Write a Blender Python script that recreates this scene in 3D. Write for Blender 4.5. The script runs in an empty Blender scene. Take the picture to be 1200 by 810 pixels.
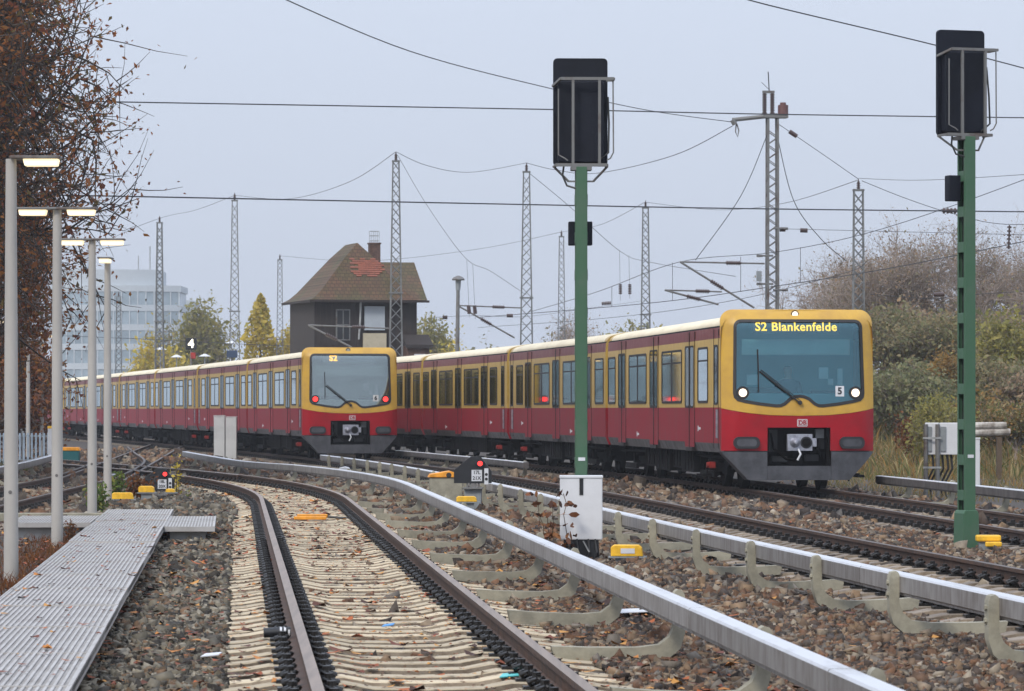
import bpy, bmesh, math, random
import numpy as np
from mathutils import Vector, Matrix
R = math.radians
sc = bpy.context.scene
COL = sc.collection
random.seed(7)

# ---------------------------------------------------------------- camera
F = 4600.0            # focal length in pixels of the 1200 px wide photograph
EYE = 1.55            # eye height over the rail heads (z = 0)
cam = bpy.data.cameras.new('camera')
cam.lens = 36.0 * F / 1200.0
cam.sensor_width = 36.0
cam.shift_y = 75.0 / 1200.0
cam.clip_start = 0.5
cam.clip_end = 9000
cam_o = bpy.data.objects.new('camera', cam)
COL.objects.link(cam_o)
cam_o.location = (0, 0, EYE)
cam_o.rotation_euler = (R(90), 0, 0)
sc.camera = cam_o
cam.dof.use_dof = True
cam.dof.focus_distance = 62.0
cam.dof.aperture_fstop = 13.0

# ---------------------------------------------------------------- sky, sun, exposure
SUN_EL, SUN_AZ = R(42), R(-150)      # sun behind the camera, a little to the left, veiled by cloud
world = bpy.data.worlds.new('World')
sc.world = world
world.use_nodes = True
wn, wl = world.node_tree.nodes, world.node_tree.links
wn.clear()
w_out = wn.new('ShaderNodeOutputWorld')
w_bg = wn.new('ShaderNodeBackground'); w_bg.inputs['Strength'].default_value = 0.1
sky = wn.new('ShaderNodeTexSky'); sky.sky_type = 'NISHITA'; sky.sun_disc = False
sky.sun_elevation = SUN_EL; sky.sun_rotation = SUN_AZ
sky.air_density = 1.0; sky.dust_density = 3.0
hs = wn.new('ShaderNodeHueSaturation'); hs.inputs['Saturation'].default_value = 0.6
# even cloud deck: brightness rises from horizon to zenith as under any overcast sky
geo = wn.new('ShaderNodeNewGeometry')
sep = wn.new('ShaderNodeSeparateXYZ')
wl.new(geo.outputs['Incoming'], sep.inputs[0])
ab = wn.new('ShaderNodeMath'); ab.operation = 'ABSOLUTE'; wl.new(sep.outputs['Z'], ab.inputs[0])
mad = wn.new('ShaderNodeMath'); mad.operation = 'MULTIPLY_ADD'
wl.new(ab.outputs[0], mad.inputs[0]); mad.inputs[1].default_value = 1.55; mad.inputs[2].default_value = 0.86
cl = wn.new('ShaderNodeMix'); cl.data_type = 'RGBA'; cl.blend_type = 'MULTIPLY'; cl.inputs['Factor'].default_value = 1.0
cl.inputs['A'].default_value = (5.05, 5.6, 6.75, 1)
wl.new(mad.outputs[0], cl.inputs['B'])
mx = wn.new('ShaderNodeMix'); mx.data_type = 'RGBA'; mx.inputs['Factor'].default_value = 0.86
wl.new(sky.outputs[0], hs.inputs['Color']); wl.new(hs.outputs[0], mx.inputs['A']); wl.new(cl.outputs['Result'], mx.inputs['B'])
wl.new(mx.outputs['Result'], w_bg.inputs['Color']); wl.new(w_bg.outputs[0], w_out.inputs['Surface'])

sun = bpy.data.lights.new('sun', 'SUN'); sun.energy = 1.5; sun.angle = R(12); sun.color = (1.0, 0.93, 0.82)
sun_o = bpy.data.objects.new('sun', sun); COL.objects.link(sun_o)
sd = Vector((math.sin(SUN_AZ) * math.cos(SUN_EL), math.cos(SUN_AZ) * math.cos(SUN_EL), math.sin(SUN_EL)))
sun_o.rotation_euler = sd.to_track_quat('Z', 'Y').to_euler()
sc.view_settings.view_transform = 'Standard'
sc.view_settings.look = 'None'
sc.view_settings.exposure = 0.42
sc.view_settings.gamma = 1.0
sc.view_settings.use_curve_mapping = False
sc.cycles.volume_bounces = 0
sc.cycles.max_bounces = 5
sc.cycles.diffuse_bounces = 3
sc.cycles.transparent_max_bounces = 12

# ---------------------------------------------------------------- helpers
def px(x, y, d):
    """point at distance d (metres ahead) that stands at pixel x, y of the photograph"""
    return Vector(((x - 600) * d / F, d, EYE + (480 - y) * d / F))
def gx(x, d): return (x - 600) * d / F
def gz(y, d): return EYE + (480 - y) * d / F

def tag(o, label=None, cat=None, group=None, kind=None):
    if label: o['label'] = label
    if cat: o['category'] = cat
    if group: o['group'] = group
    if kind: o['kind'] = kind
    return o
def empty(name, loc=(0, 0, 0), rz=0, label=None, cat=None, group=None, kind=None):
    o = bpy.data.objects.new(name, None); COL.objects.link(o)
    o.location = loc; o.rotation_euler = (0, 0, rz); o.empty_display_size = 0.2
    return tag(o, label, cat, group, kind)
def link(name, me, parent=None, loc=(0, 0, 0), rot=(0, 0, 0)):
    o = bpy.data.objects.new(name, me); COL.objects.link(o)
    o.parent = parent; o.location = loc; o.rotation_euler = rot
    return o
KIDS = {}
def copy_tree(o, parent=None):
    c = o.copy(); COL.objects.link(c); c.parent = parent
    for ch in [k for k in bpy.data.objects if k.parent == o]: copy_tree(ch, c)
    return c

class MB:
    def __init__(s): s.v = []; s.f = []; s.m = []
    def add(s, vs, fs, mi=0, M=None):
        o = len(s.v)
        if M is not None: vs = [M @ Vector(v) for v in vs]
        s.v += [tuple(v) for v in vs]; s.f += [tuple(i + o for i in f) for f in fs]; s.m += [mi] * len(fs)
        return s
    def box(s, x0, x1, y0, y1, z0, z1, mi=0, M=None):
        return s.add([(x0,y0,z0),(x1,y0,z0),(x1,y1,z0),(x0,y1,z0),(x0,y0,z1),(x1,y0,z1),(x1,y1,z1),(x0,y1,z1)],
              [(3,2,1,0),(4,5,6,7),(0,1,5,4),(1,2,6,5),(2,3,7,6),(3,0,4,7)], mi, M)
    def cbox(s, c, sx, sy, sz, mi=0, M=None):
        return s.box(c[0]-sx/2, c[0]+sx/2, c[1]-sy/2, c[1]+sy/2, c[2]-sz/2, c[2]+sz/2, mi, M)
    def prism(s, poly, c0, c1, axis='y', mi=0, M=None):
        def P(a, b, c): return {'y': (a, c, b), 'x': (c, a, b), 'z': (a, b, c)}[axis]
        n = len(poly)
        vs = [P(a, b, c0) for a, b in poly] + [P(a, b, c1) for a, b in poly]
        fs = [tuple(range(n)), tuple(range(2*n-1, n-1, -1))] + [(i, i+n, (i+1) % n + n, (i+1) % n) for i in range(n)]
        return s.add(vs, fs, mi, M)
    def tube(s, pts, r, n=6, mi=0, cap=True):
        pts = [Vector(p) for p in pts]; k = len(pts)
        rs = r if isinstance(r, (list, tuple)) else [r] * k
        vs = []; u = None
        for i, p in enumerate(pts):
            t = (pts[min(i+1, k-1)] - pts[max(i-1, 0)])
            if t.length < 1e-9: t = Vector((0, 0, 1))
            t.normalize()
            if u is None: u = t.orthogonal().normalized()
            else:
                u = u - t * u.dot(t)
                u = u.normalized() if u.length > 1e-6 else t.orthogonal().normalized()
            w = t.cross(u)
            for j in range(n):
                a = 2 * math.pi * j / n
                vs.append(p + (u * math.cos(a) + w * math.sin(a)) * rs[i])
        fs = [(i*n+j, i*n+(j+1) % n, (i+1)*n+(j+1) % n, (i+1)*n+j) for i in range(k-1) for j in range(n)]
        if cap and n > 2: fs += [tuple(range(n-1, -1, -1)), tuple(range((k-1)*n, k*n))]
        return s.add(vs, fs, mi)
    def cyl(s, c, r, h, axis='z', n=16, mi=0, r2=None):
        c = Vector(c); e = {'x': Vector((1,0,0)), 'y': Vector((0,1,0)), 'z': Vector((0,0,1))}[axis]
        return s.tube([c, c + e * h], [r, r if r2 is None else r2], n, mi)
    def sweep(s, prof, pts, mi=0, mats=None, closed=True):
        """prof: (lateral, z) outline; pts: list of (x, y) ground path; lateral is to the right of travel"""
        n = len(prof); k = len(pts); vs = []
        for i in range(k):
            a = pts[max(i-1, 0)]; b = pts[min(i+1, k-1)]
            t = Vector((b[0]-a[0], b[1]-a[1])).normalized()
            rx, ry = t.y, -t.x
            for l, z in prof: vs.append((pts[i][0] + rx*l, pts[i][1] + ry*l, z))
        o = len(s.v); s.v += vs
        for i in range(k-1):
            for j in range(n if closed else n-1):
                s.f.append((o+i*n+j, o+(i+1)*n+j, o+(i+1)*n+(j+1) % n, o+i*n+(j+1) % n)); s.m.append(mats[j] if mats else mi)
        if closed:
            s.f.append(tuple(o+j for j in range(n))); s.m.append(mi)
            s.f.append(tuple(o+(k-1)*n+j for j in range(n-1, -1, -1))); s.m.append(mi)
        return s
    def mesh(s, name, mats, smooth=False):
        me = bpy.data.meshes.new(name)
        me.from_pydata(s.v, [], s.f)
        for m in (mats if isinstance(mats, (list, tuple)) else [mats]): me.materials.append(m)
        me.polygons.foreach_set('material_index', s.m)
        bm = bmesh.new(); bm.from_mesh(me); bmesh.ops.recalc_face_normals(bm, faces=bm.faces); bm.to_mesh(me); bm.free()
        if smooth:
            me.polygons.foreach_set('use_smooth', [True] * len(me.polygons))
            me.set_sharp_from_angle(angle=R(40))
        me.update()
        return me
    def build(s, name, mats, parent=None, smooth=False, bevel=0, loc=(0, 0, 0), rot=(0, 0, 0)):
        o = link(name, s.mesh(name, mats, smooth), parent, loc, rot)
        if bevel:
            b = o.modifiers.new('bevel', 'BEVEL'); b.width = bevel; b.segments = 2; b.limit_method = 'ANGLE'; b.angle_limit = R(40)
        return o

def np_mesh(name, verts, faces, mats, mi=None, smooth=False):
    """verts (N,3), faces (M,k) numpy arrays to a mesh"""
    me = bpy.data.meshes.new(name)
    k = faces.shape[1]
    me.vertices.add(len(verts)); me.vertices.foreach_set('co', verts.astype(np.float32).ravel())
    me.loops.add(faces.size); me.loops.foreach_set('vertex_index', faces.astype(np.int32).ravel())
    me.polygons.add(len(faces)); me.polygons.foreach_set('loop_start', np.arange(0, faces.size, k, dtype=np.int32))
    for m in (mats if isinstance(mats, (list, tuple)) else [mats]): me.materials.append(m)
    if mi is not None: me.polygons.foreach_set('material_index', mi.astype(np.int32))
    if smooth: me.polygons.foreach_set('use_smooth', np.ones(len(faces), dtype=bool))
    me.update(calc_edges=True); me.validate()
    return me

# ---------------------------------------------------------------- materials
def mat(name, col, rough=0.6, metal=0.0, var=0.0, scale=3.0, bump=0.0, bscale=None, col2=None, emit=None, estr=0, coat=0, spec=0.5, detail=5, lo=0.4, hi=0.65, stretch=None):
    m = bpy.data.materials.new(name); m.use_nodes = True
    nt = m.node_tree; n, l = nt.nodes, nt.links
    b = n['Principled BSDF']
    b.inputs['Roughness'].default_value = rough; b.inputs['Metallic'].default_value = metal
    b.inputs['Specular IOR Level'].default_value = spec; b.inputs['Coat Weight'].default_value = coat
    b.inputs['Base Color'].default_value = (*col, 1)
    if var or col2 or bump:
        tc = n.new('ShaderNodeTexCoord'); mp = n.new('ShaderNodeMapping')
        if stretch: mp.inputs['Scale'].default_value = stretch
        l.new(tc.outputs['Object'], mp.inputs[0])
    if var or col2:
        nz = n.new('ShaderNodeTexNoise'); nz.inputs['Scale'].default_value = scale; nz.inputs['Detail'].default_value = detail; nz.inputs['Roughness'].default_value = 0.65
        l.new(mp.outputs[0], nz.inputs['Vector'])
        rp = n.new('ShaderNodeValToRGB'); e = rp.color_ramp.elements
        e[0].position = lo; e[1].position = hi
        c2 = col2 if col2 else tuple(c * (1 - var) for c in col)
        c1 = col if col2 else tuple(min(1, c * (1 + var * 0.5)) for c in col)
        e[0].color = (*c1, 1); e[1].color = (*c2, 1)
        l.new(nz.outputs['Fac'], rp.inputs[0]); l.new(rp.outputs[0], b.inputs['Base Color'])
    if bump:
        nb = n.new('ShaderNodeTexNoise'); nb.inputs['Scale'].default_value = bscale or scale * 6; nb.inputs['Detail'].default_value = 6
        l.new(mp.outputs[0], nb.inputs['Vector'])
        bp = n.new('ShaderNodeBump'); bp.inputs['Strength'].default_value = bump; bp.inputs['Distance'].default_value = 0.02
        l.new(nb.outputs['Fac'], bp.inputs['Height']); l.new(bp.outputs[0], b.inputs['Normal'])
    if emit:
        b.inputs['Emission Color'].default_value = (*emit, 1); b.inputs['Emission Strength'].default_value = estr
    return m
def island_mat(name, cols, rough=0.8, spec=0.3, trans=0.0, vscale=None):
    """one colour per loose piece, drawn from a list"""
    m = bpy.data.materials.new(name); m.use_nodes = True
    n, l = m.node_tree.nodes, m.node_tree.links
    b = n['Principled BSDF']; b.inputs['Roughness'].default_value = rough; b.inputs['Specular IOR Level'].default_value = spec
    g = n.new('ShaderNodeNewGeometry'); rp = n.new('ShaderNodeValToRGB'); rp.color_ramp.interpolation = 'CONSTANT'
    e = rp.color_ramp.elements
    while len(e) < len(cols): e.new(0.5)
    for i, c in enumerate(cols): e[i].position = i / len(cols); e[i].color = (*c, 1)
    l.new(g.outputs['Random Per Island'], rp.inputs[0])
    src = rp.outputs[0]
    if vscale:
        tc = n.new('ShaderNodeTexCoord'); nz = n.new('ShaderNodeTexNoise'); nz.inputs['Scale'].default_value = vscale; nz.inputs['Detail'].default_value = 3
        l.new(tc.outputs['Object'], nz.inputs['Vector'])
        mr = n.new('ShaderNodeMapRange'); mr.inputs['From Min'].default_value = 0.3; mr.inputs['From Max'].default_value = 0.7
        mr.inputs['To Min'].default_value = 0.6; mr.inputs['To Max'].default_value = 1.35
        l.new(nz.outputs['Fac'], mr.inputs['Value'])
        mm = n.new('ShaderNodeMix'); mm.data_type = 'RGBA'; mm.blend_type = 'MULTIPLY'; mm.inputs['Factor'].default_value = 1
        l.new(src, mm.inputs['A']); l.new(mr.outputs[0], mm.inputs['B']); src = mm.outputs['Result']
    l.new(src, b.inputs['Base Color'])
    if trans:
        t = n.new('ShaderNodeBsdfTranslucent'); l.new(src, t.inputs['Color'])
        ms = n.new('ShaderNodeMixShader'); ms.inputs[0].default_value = trans
        l.new(b.outputs[0], ms.inputs[1]); l.new(t.outputs[0], ms.inputs[2]); l.new(ms.outputs[0], n['Material Output'].inputs['Surface'])
    return m
def glass_mat(name, tint, base, mixf, glossf):
    """coated window glass: part see-through, part mirror of the sky"""
    m = bpy.data.materials.new(name); m.use_nodes = True
    n, l = m.node_tree.nodes, m.node_tree.links; n.remove(n['Principled BSDF'])
    t = n.new('ShaderNodeBsdfTransparent'); t.inputs[0].default_value = (*tint, 1)
    g = n.new('ShaderNodeBsdfGlossy'); g.inputs['Roughness'].default_value = 0.04; g.inputs['Color'].default_value = (*base, 1)
    lw = n.new('ShaderNodeFresnel'); lw.inputs['IOR'].default_value = 1.5
    mr = n.new('ShaderNodeMath'); mr.operation = 'MULTIPLY_ADD'; mr.inputs[1].default_value = glossf; mr.inputs[2].default_value = mixf; mr.use_clamp = True
    l.new(lw.outputs[0], mr.inputs[0])
    ms = n.new('ShaderNodeMixShader'); l.new(mr.outputs[0], ms.inputs[0]); l.new(t.outputs[0], ms.inputs[1]); l.new(g.outputs[0], ms.inputs[2])
    l.new(ms.outputs[0], n['Material Output'].inputs['Surface'])
    return m

M = {}
M['ground'] = mat('gravelly_ground', (0.075, 0.062, 0.048), 0.95, var=0.5, scale=1.3, bump=0.8, bscale=14, detail=9)
M['bed'] = mat('ballast_bed', (0.07, 0.058, 0.048), 0.95, col2=(0.03, 0.025, 0.021), scale=16, bump=1.0, bscale=22, detail=8)
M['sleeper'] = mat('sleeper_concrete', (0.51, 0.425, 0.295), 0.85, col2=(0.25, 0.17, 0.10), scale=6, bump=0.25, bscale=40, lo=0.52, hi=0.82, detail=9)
M['sleeper_side'] = mat('sleeper_side_shade', (0.32, 0.26, 0.19), 0.9, col2=(0.17, 0.125, 0.085), scale=7, bump=0.3, bscale=40)  # darker brown paints the shade between sleepers onto their side faces
M['sleeper_old'] = mat('sleeper_concrete_dusty', (0.27, 0.225, 0.18), 0.9, col2=(0.15, 0.12, 0.095), scale=5, bump=0.3, bscale=40)
M['rail_top'] = mat('rail_polished', (0.26, 0.19, 0.14), 0.42, metal=0.65, var=0.25, scale=2, stretch=(8, .3, 1))
M['rail_top_dull'] = mat('rail_running_surface_dull', (0.11, 0.092, 0.082), 0.62, metal=0.25, var=0.3, scale=2)
M['rail'] = mat('rail_rust', (0.080, 0.038, 0.020), 0.7, col2=(0.030, 0.018, 0.013), scale=8, bump=0.3, bscale=40)
M['clip'] = mat('clip_steel', (0.011, 0.010, 0.0095), 0.45, spec=0.5)
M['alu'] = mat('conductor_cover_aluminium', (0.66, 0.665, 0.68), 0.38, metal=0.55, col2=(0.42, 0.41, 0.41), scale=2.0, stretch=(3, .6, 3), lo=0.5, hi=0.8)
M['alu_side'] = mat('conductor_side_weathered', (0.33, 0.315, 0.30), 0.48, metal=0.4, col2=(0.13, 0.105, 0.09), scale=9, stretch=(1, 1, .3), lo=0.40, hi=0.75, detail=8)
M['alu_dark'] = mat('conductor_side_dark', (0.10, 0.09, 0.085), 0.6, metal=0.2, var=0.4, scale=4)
M['bracket'] = mat('bracket_composite', (0.29, 0.27, 0.205), 0.75, var=0.22, scale=6, bump=0.15)
M['deck'] = mat('walkway_grid_aluminium', (0.44, 0.425, 0.41), 0.5, metal=0.15, col2=(0.33, 0.31, 0.29), scale=2.5, detail=8)
M['deck_low'] = mat('walkway_groove_grey', (0.31, 0.295, 0.28), 0.8, col2=(0.20, 0.18, 0.165), scale=3, detail=8)  # base plate between the ribs, a darker grey than the ribs
M['post'] = mat('lamp_post_paint', (0.38, 0.36, 0.33), 0.5, var=0.12, scale=2, stretch=(1, 1, .3))
M['galv'] = mat('galvanised_steel', (0.36, 0.37, 0.37), 0.5, metal=0.4, var=0.3, scale=5)
M['mast'] = mat('mast_steel', (0.17, 0.175, 0.175), 0.6, metal=0.3, var=0.35, scale=1.5)
M['galv_dk'] = mat('weathered_steel', (0.17, 0.17, 0.165), 0.6, metal=0.3, col2=(0.09, 0.055, 0.04), scale=2.5, lo=0.5, hi=0.7)
M['green'] = mat('signal_post_green', (0.042, 0.110, 0.058), 0.5, col2=(0.065, 0.115, 0.075), scale=4.0, detail=9, lo=0.45, hi=0.75)
M['green_dk'] = mat('signal_post_slot', (0.01, 0.014, 0.012), 0.8)
M['black'] = mat('black_paint', (0.008, 0.009, 0.012), 0.5, var=0.3, scale=3)
M['sigback'] = mat('signal_board_back', (0.005, 0.007, 0.014), 0.6, spec=0.25, var=0.3, scale=1.5)
M['rubber'] = mat('rubber', (0.015, 0.015, 0.016), 0.6)
M['white'] = mat('white_enamel', (0.60, 0.61, 0.63), 0.4, var=0.08, scale=2)
M['cab_grey'] = mat('cabinet_grey', (0.50, 0.50, 0.49), 0.5, var=0.15, scale=2)
M['yellow'] = mat('magnet_yellow', (0.78, 0.44, 0.02), 0.5, var=0.2, scale=8)
M['orange'] = mat('orange_bar', (0.75, 0.30, 0.02), 0.5, var=0.25, scale=6)
M['grey'] = mat('grey_housing', (0.22, 0.24, 0.25), 0.5, var=0.15, scale=4)
M['wire'] = mat('wire', (0.03, 0.033, 0.04), 0.5)
M['cable'] = mat('cable_sheath', (0.010, 0.010, 0.010), 0.5)
M['insul'] = mat('insulator', (0.05, 0.025, 0.02), 0.35)
M['lamp_on'] = mat('lamp_lens_lit', (0.8, 0.75, 0.6), 0.4, emit=(1.0, 0.80, 0.48), estr=0.85)
M['red_on'] = mat('red_lens_lit', (0.6, 0.02, 0.02), 0.3, emit=(1.0, 0.03, 0.025), estr=2.2)
M['head_on'] = mat('headlight_lens_lit', (0.9, 0.85, 0.75), 0.3, emit=(1.0, 0.74, 0.48), estr=1.0)
M['head_off'] = mat('marker_lens_unlit', (0.35, 0.34, 0.28), 0.25)
M['led'] = mat('led_yellow', (0.8, 0.6, 0.05), 0.5, emit=(1.0, 0.42, 0.005), estr=2.3)
M['led_white'] = mat('led_white', (0.9, 0.9, 0.8), 0.5, emit=(1.0, 0.95, 0.75), estr=2.5)
# train
M['t_red'] = mat('train_red', (0.33, 0.004, 0.012), 0.36, col2=(0.26, 0.007, 0.013), scale=2.2, detail=9, spec=0.35)
M['t_red_side'] = mat('train_red_side_dusty', (0.245, 0.007, 0.018), 0.5, col2=(0.18, 0.033, 0.034), scale=2.2, detail=10, stretch=(2.5, 1, .55), spec=0.2, lo=0.45, hi=0.75)
M['t_ochre'] = mat('train_ochre', (0.55, 0.325, 0.045), 0.38, col2=(0.45, 0.26, 0.045), scale=2.2, detail=9, spec=0.4)
M['t_ochre_side'] = mat('train_ochre_side', (0.50, 0.325, 0.065), 0.42, col2=(0.34, 0.21, 0.06), scale=3.0, detail=10, stretch=(2.5, 1, .6), lo=0.45, hi=0.75)
M['t_cant'] = mat('train_cantrail_red', (0.15, 0.011, 0.012), 0.45, col2=(0.27, 0.13, 0.085), scale=4.0, detail=8, lo=0.5, hi=0.75, stretch=(2.5, 1, .5))
M['t_roof'] = mat('train_roof_cream', (0.76, 0.67, 0.47), 0.55, col2=(0.64, 0.55, 0.38), scale=1.5, stretch=(.4, 1, 1))
M['t_dark'] = mat('train_underframe', (0.006, 0.0055, 0.006), 0.85, spec=0.12, var=0.4, scale=4)
M['t_sill'] = mat('train_sill', (0.14, 0.135, 0.14), 0.6, var=0.4, scale=4)
M['t_grey'] = mat('train_skirt_grey', (0.068, 0.070, 0.080), 0.55, spec=0.3, var=0.35, scale=3)
M['t_lamp'] = mat('lamp_cluster_smoked', (0.025, 0.026, 0.03), 0.3)
M['glass'] = glass_mat('carriage_window_glass', (0.13, 0.14, 0.13), (0.72, 0.80, 0.82), 0.05, 0.85)
M['shield'] = glass_mat('windscreen_glass', (0.70, 0.86, 0.88), (0.52, 0.82, 0.94), 0.07, 1.1)
M['shield_off'] = glass_mat('windscreen_glass_clear', (0.80, 0.86, 0.84), (0.80, 0.88, 0.90), 0.16, 1.2)
M['cab_in'] = mat('cab_lining_blue_grey', (0.25, 0.44, 0.50), 0.7, var=0.1, scale=1)
M['cab_in2'] = mat('cab_lining_pale', (0.50, 0.55, 0.52), 0.7, var=0.1, scale=1)
M['seat'] = mat('seat_cloth', (0.05, 0.11, 0.28), 0.8, var=0.3, scale=8)
M['inner'] = mat('saloon_lining', (0.30, 0.29, 0.25), 0.7)
M['steel'] = mat('coupler_steel', (0.36, 0.37, 0.42), 0.45, metal=0.6, var=0.3, scale=9)
M['shoe_red'] = mat('collector_box_red', (0.26, 0.015, 0.01), 0.5, var=0.5, scale=6)
M['skin'] = mat('skin', (0.55, 0.33, 0.25), 0.6)
M['cloth'] = mat('dark_uniform', (0.03, 0.035, 0.06), 0.8)

def per_object(m, lo=.72, hi=1.12):
    """each copy of a thing is a little darker or lighter than the next"""
    n, l = m.node_tree.nodes, m.node_tree.links; b = n['Principled BSDF']; src = b.inputs['Base Color'].links[0].from_socket
    oi = n.new('ShaderNodeObjectInfo'); mr = n.new('ShaderNodeMapRange'); mr.inputs['To Min'].default_value = lo; mr.inputs['To Max'].default_value = hi
    l.new(oi.outputs['Random'], mr.inputs['Value'])
    mm = n.new('ShaderNodeMix'); mm.data_type = 'RGBA'; mm.blend_type = 'MULTIPLY'; mm.inputs['Factor'].default_value = 1
    l.new(src, mm.inputs['A']); l.new(mr.outputs[0], mm.inputs['B']); l.new(mm.outputs['Result'], b.inputs['Base Color'])
    # shift the pattern from copy to copy
    mp = [q for q in n if q.type == 'MAPPING'][0]; cx = n.new('ShaderNodeCombineXYZ')
    sc_ = n.new('ShaderNodeMath'); sc_.operation = 'MULTIPLY'; sc_.inputs[1].default_value = 37.0
    l.new(oi.outputs['Random'], sc_.inputs[0]); l.new(sc_.outputs[0], cx.inputs[0]); l.new(sc_.outputs[0], cx.inputs[1]); l.new(cx.outputs[0], mp.inputs['Location'])
per_object(M['sleeper']); per_object(M['sleeper_side'], .6, 1.2); per_object(M['sleeper_old']); per_object(M['bracket'], .8, 1.1); per_object(M['deck'], .9, 1.06); per_object(M['alu_side'], .8, 1.15)
for q in ('t_red_side', 't_ochre_side', 't_cant', 't_roof'): per_object(M[q], .92, 1.05)

# ================================================================ ground
sc.cycles.use_denoising = True
def spline(pts):
    ds = [p[0] for p in pts]; xs = [p[1] for p in pts]; n = len(pts)
    sl = [(xs[i+1]-xs[i])/(ds[i+1]-ds[i]) for i in range(n-1)]
    tg = [sl[0]] + [(sl[i-1]+sl[i])/2 for i in range(1, n-1)] + [sl[-1]]
    def f(d):
        if d <= ds[0]: return xs[0] + tg[0]*(d-ds[0])
        if d >= ds[-1]: return xs[-1] + tg[-1]*(d-ds[-1])
        i = max(j for j in range(n-1) if ds[j] <= d)
        h = ds[i+1]-ds[i]; t = (d-ds[i])/h
        return ((2*t**3-3*t*t+1)*xs[i] + (t**3-2*t*t+t)*h*tg[i] + (-2*t**3+3*t*t)*xs[i+1] + (t**3-t*t)*h*tg[i+1])
    return f
def T1(d):
    x = -0.31 - 0.0705*(d-21.6)
    if d > 68: e = min(d, 103)-68; x -= 0.5*0.0058*e*e
    if d > 103: x -= 0.0058*35*(d-103)
    return x
T2 = spline([(10, 6.95), (20, 5.95), (38, 4.2), (50, 3.1), (66, 1.75), (83, 0.05), (100, -1.95), (121, -4.97), (139, -7.9), (157, -11.1), (193, -17.8), (300, -38.2)])
T3 = spline([(20, 9.6), (50, 7.28), (60, 6.58), (75, 5.5), (93, 3.74), (111, 1.42), (129, -1.4), (147, -4.6), (165, -7.95), (220, -18.3), (300, -33.4)])
T0 = spline([(40, -8.3), (63, -9.0), (79.5, -9.5), (88, -9.75), (103, -10.65), (119, -11.9), (140, -14.2)])
def T4(d): return -9.68 - 0.0685*(d-92)        # the leg that runs on beside the standing train

def path_pts(fn, d0, d1, step=1.0, off=0.0):
    n = max(2, int((d1-d0)/step)+1); out = []
    for i in range(n):
        d = d0 + (d1-d0)*i/(n-1); s = (fn(d+.05)-fn(d-.05))/.1; c = 1/math.sqrt(1+s*s)
        out.append((fn(d) + off*c, d - off*s*c))
    return out

g = MB()
g.add([(-1500, -60, -0.42), (1500, -60, -0.42), (1500, 3000, -0.42), (-1500, 3000, -0.42)], [(0, 1, 2, 3)])
tag(g.build('ground', M['ground']), 'brown gravelly ground of the station yard', 'ground', kind='structure')
# ballast bed: a gently uneven sheet under the tracks
def bed_z(x, d):
    return -0.245 + 0.02*math.sin(x*2.1+d*.37)*math.sin(d*.9-x*.5)
xs = np.arange(-16, 24.1, 0.5); ds = np.arange(10, 300.1, 1.2)
vv = np.array([(x - max(0, d-90)*0.12, d, bed_z(x, d)) for d in ds for x in xs])
nx = len(xs)
ff = np.array([(i*nx+j, i*nx+j+1, (i+1)*nx+j+1, (i+1)*nx+j) for i in range(len(ds)-1) for j in range(nx-1)])
tag(link('ballast_bed', np_mesh('ballast_bed', vv, ff, M['bed'], smooth=True)), 'brown stone ballast bed under the tracks', 'ballast', kind='structure')

# ================================================================ tracks
RAILP = [(-.036, 0), (.036, 0), (.037, -.035), (.010, -.052), (.009, -.125), (.07, -.148), (.07, -.16), (-.07, -.16), (-.07, -.148), (-.009, -.125), (-.010, -.052), (-.037, -.035)]
# sleeper: cream concrete, high shoulders at the rail seats, dropped middle and ends
def sleeper_mesh(m):
    prof = [(-1.3, -.215), (-1.12, -.200), (-.98, -.176), (-.52, -.170), (-.34, -.205), (0, -.212), (.34, -.205), (.52, -.170), (.98, -.176), (1.12, -.200), (1.3, -.215)]
    s = MB(); vs = []
    for x, z in prof:
        hw = .105 if abs(x) < .4 else .125
        vs += [(x, -hw-.02, -.36), (x, -hw, z-.008), (x, -hw+.010, z), (x, hw-.010, z), (x, hw, z-.008), (x, hw+.02, -.36)]
    n = 6; k = len(prof); fs = []
    for i in range(k-1):
        for j in range(n-1): fs.append((i*n+j, (i+1)*n+j, (i+1)*n+j+1, i*n+j+1))
    fs += [tuple(range(n)), tuple((k-1)*n+j for j in range(n-1, -1, -1))]
    s.add(vs, fs)
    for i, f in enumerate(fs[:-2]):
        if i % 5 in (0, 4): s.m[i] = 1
    return s.mesh('sleeper', m)
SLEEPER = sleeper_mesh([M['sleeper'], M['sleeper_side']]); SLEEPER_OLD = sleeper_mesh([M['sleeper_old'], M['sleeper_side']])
# spring clip: bent W of round steel with its screw
def clip_arrays(fine):
    c = MB()
    if fine:
        c.tube([(.085, -.075, -.150), (.13, -.085, -.105), (.165, -.06, -.118), (.155, -.03, -.14), (.10, -.02, -.108), (.075, 0, -.105), (.10, .02, -.108), (.155, .03, -.14), (.165, .06, -.118), (.13, .085, -.105), (.085, .075, -.150)], .017, 5)
        c.cyl((.115, 0, -.16), .030, .095, 'z', 6)
        c.box(.06, .20, -.06, .06, -.172, -.150)
    else:
        c.box(.06, .19, -.075, .075, -.172, -.112); c.box(.08, .14, -.035, .035, -.115, -.075)
    return np.array(c.v), c.f
CLIP_F, CLIP_C = clip_arrays(True), clip_arrays(False)

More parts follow.
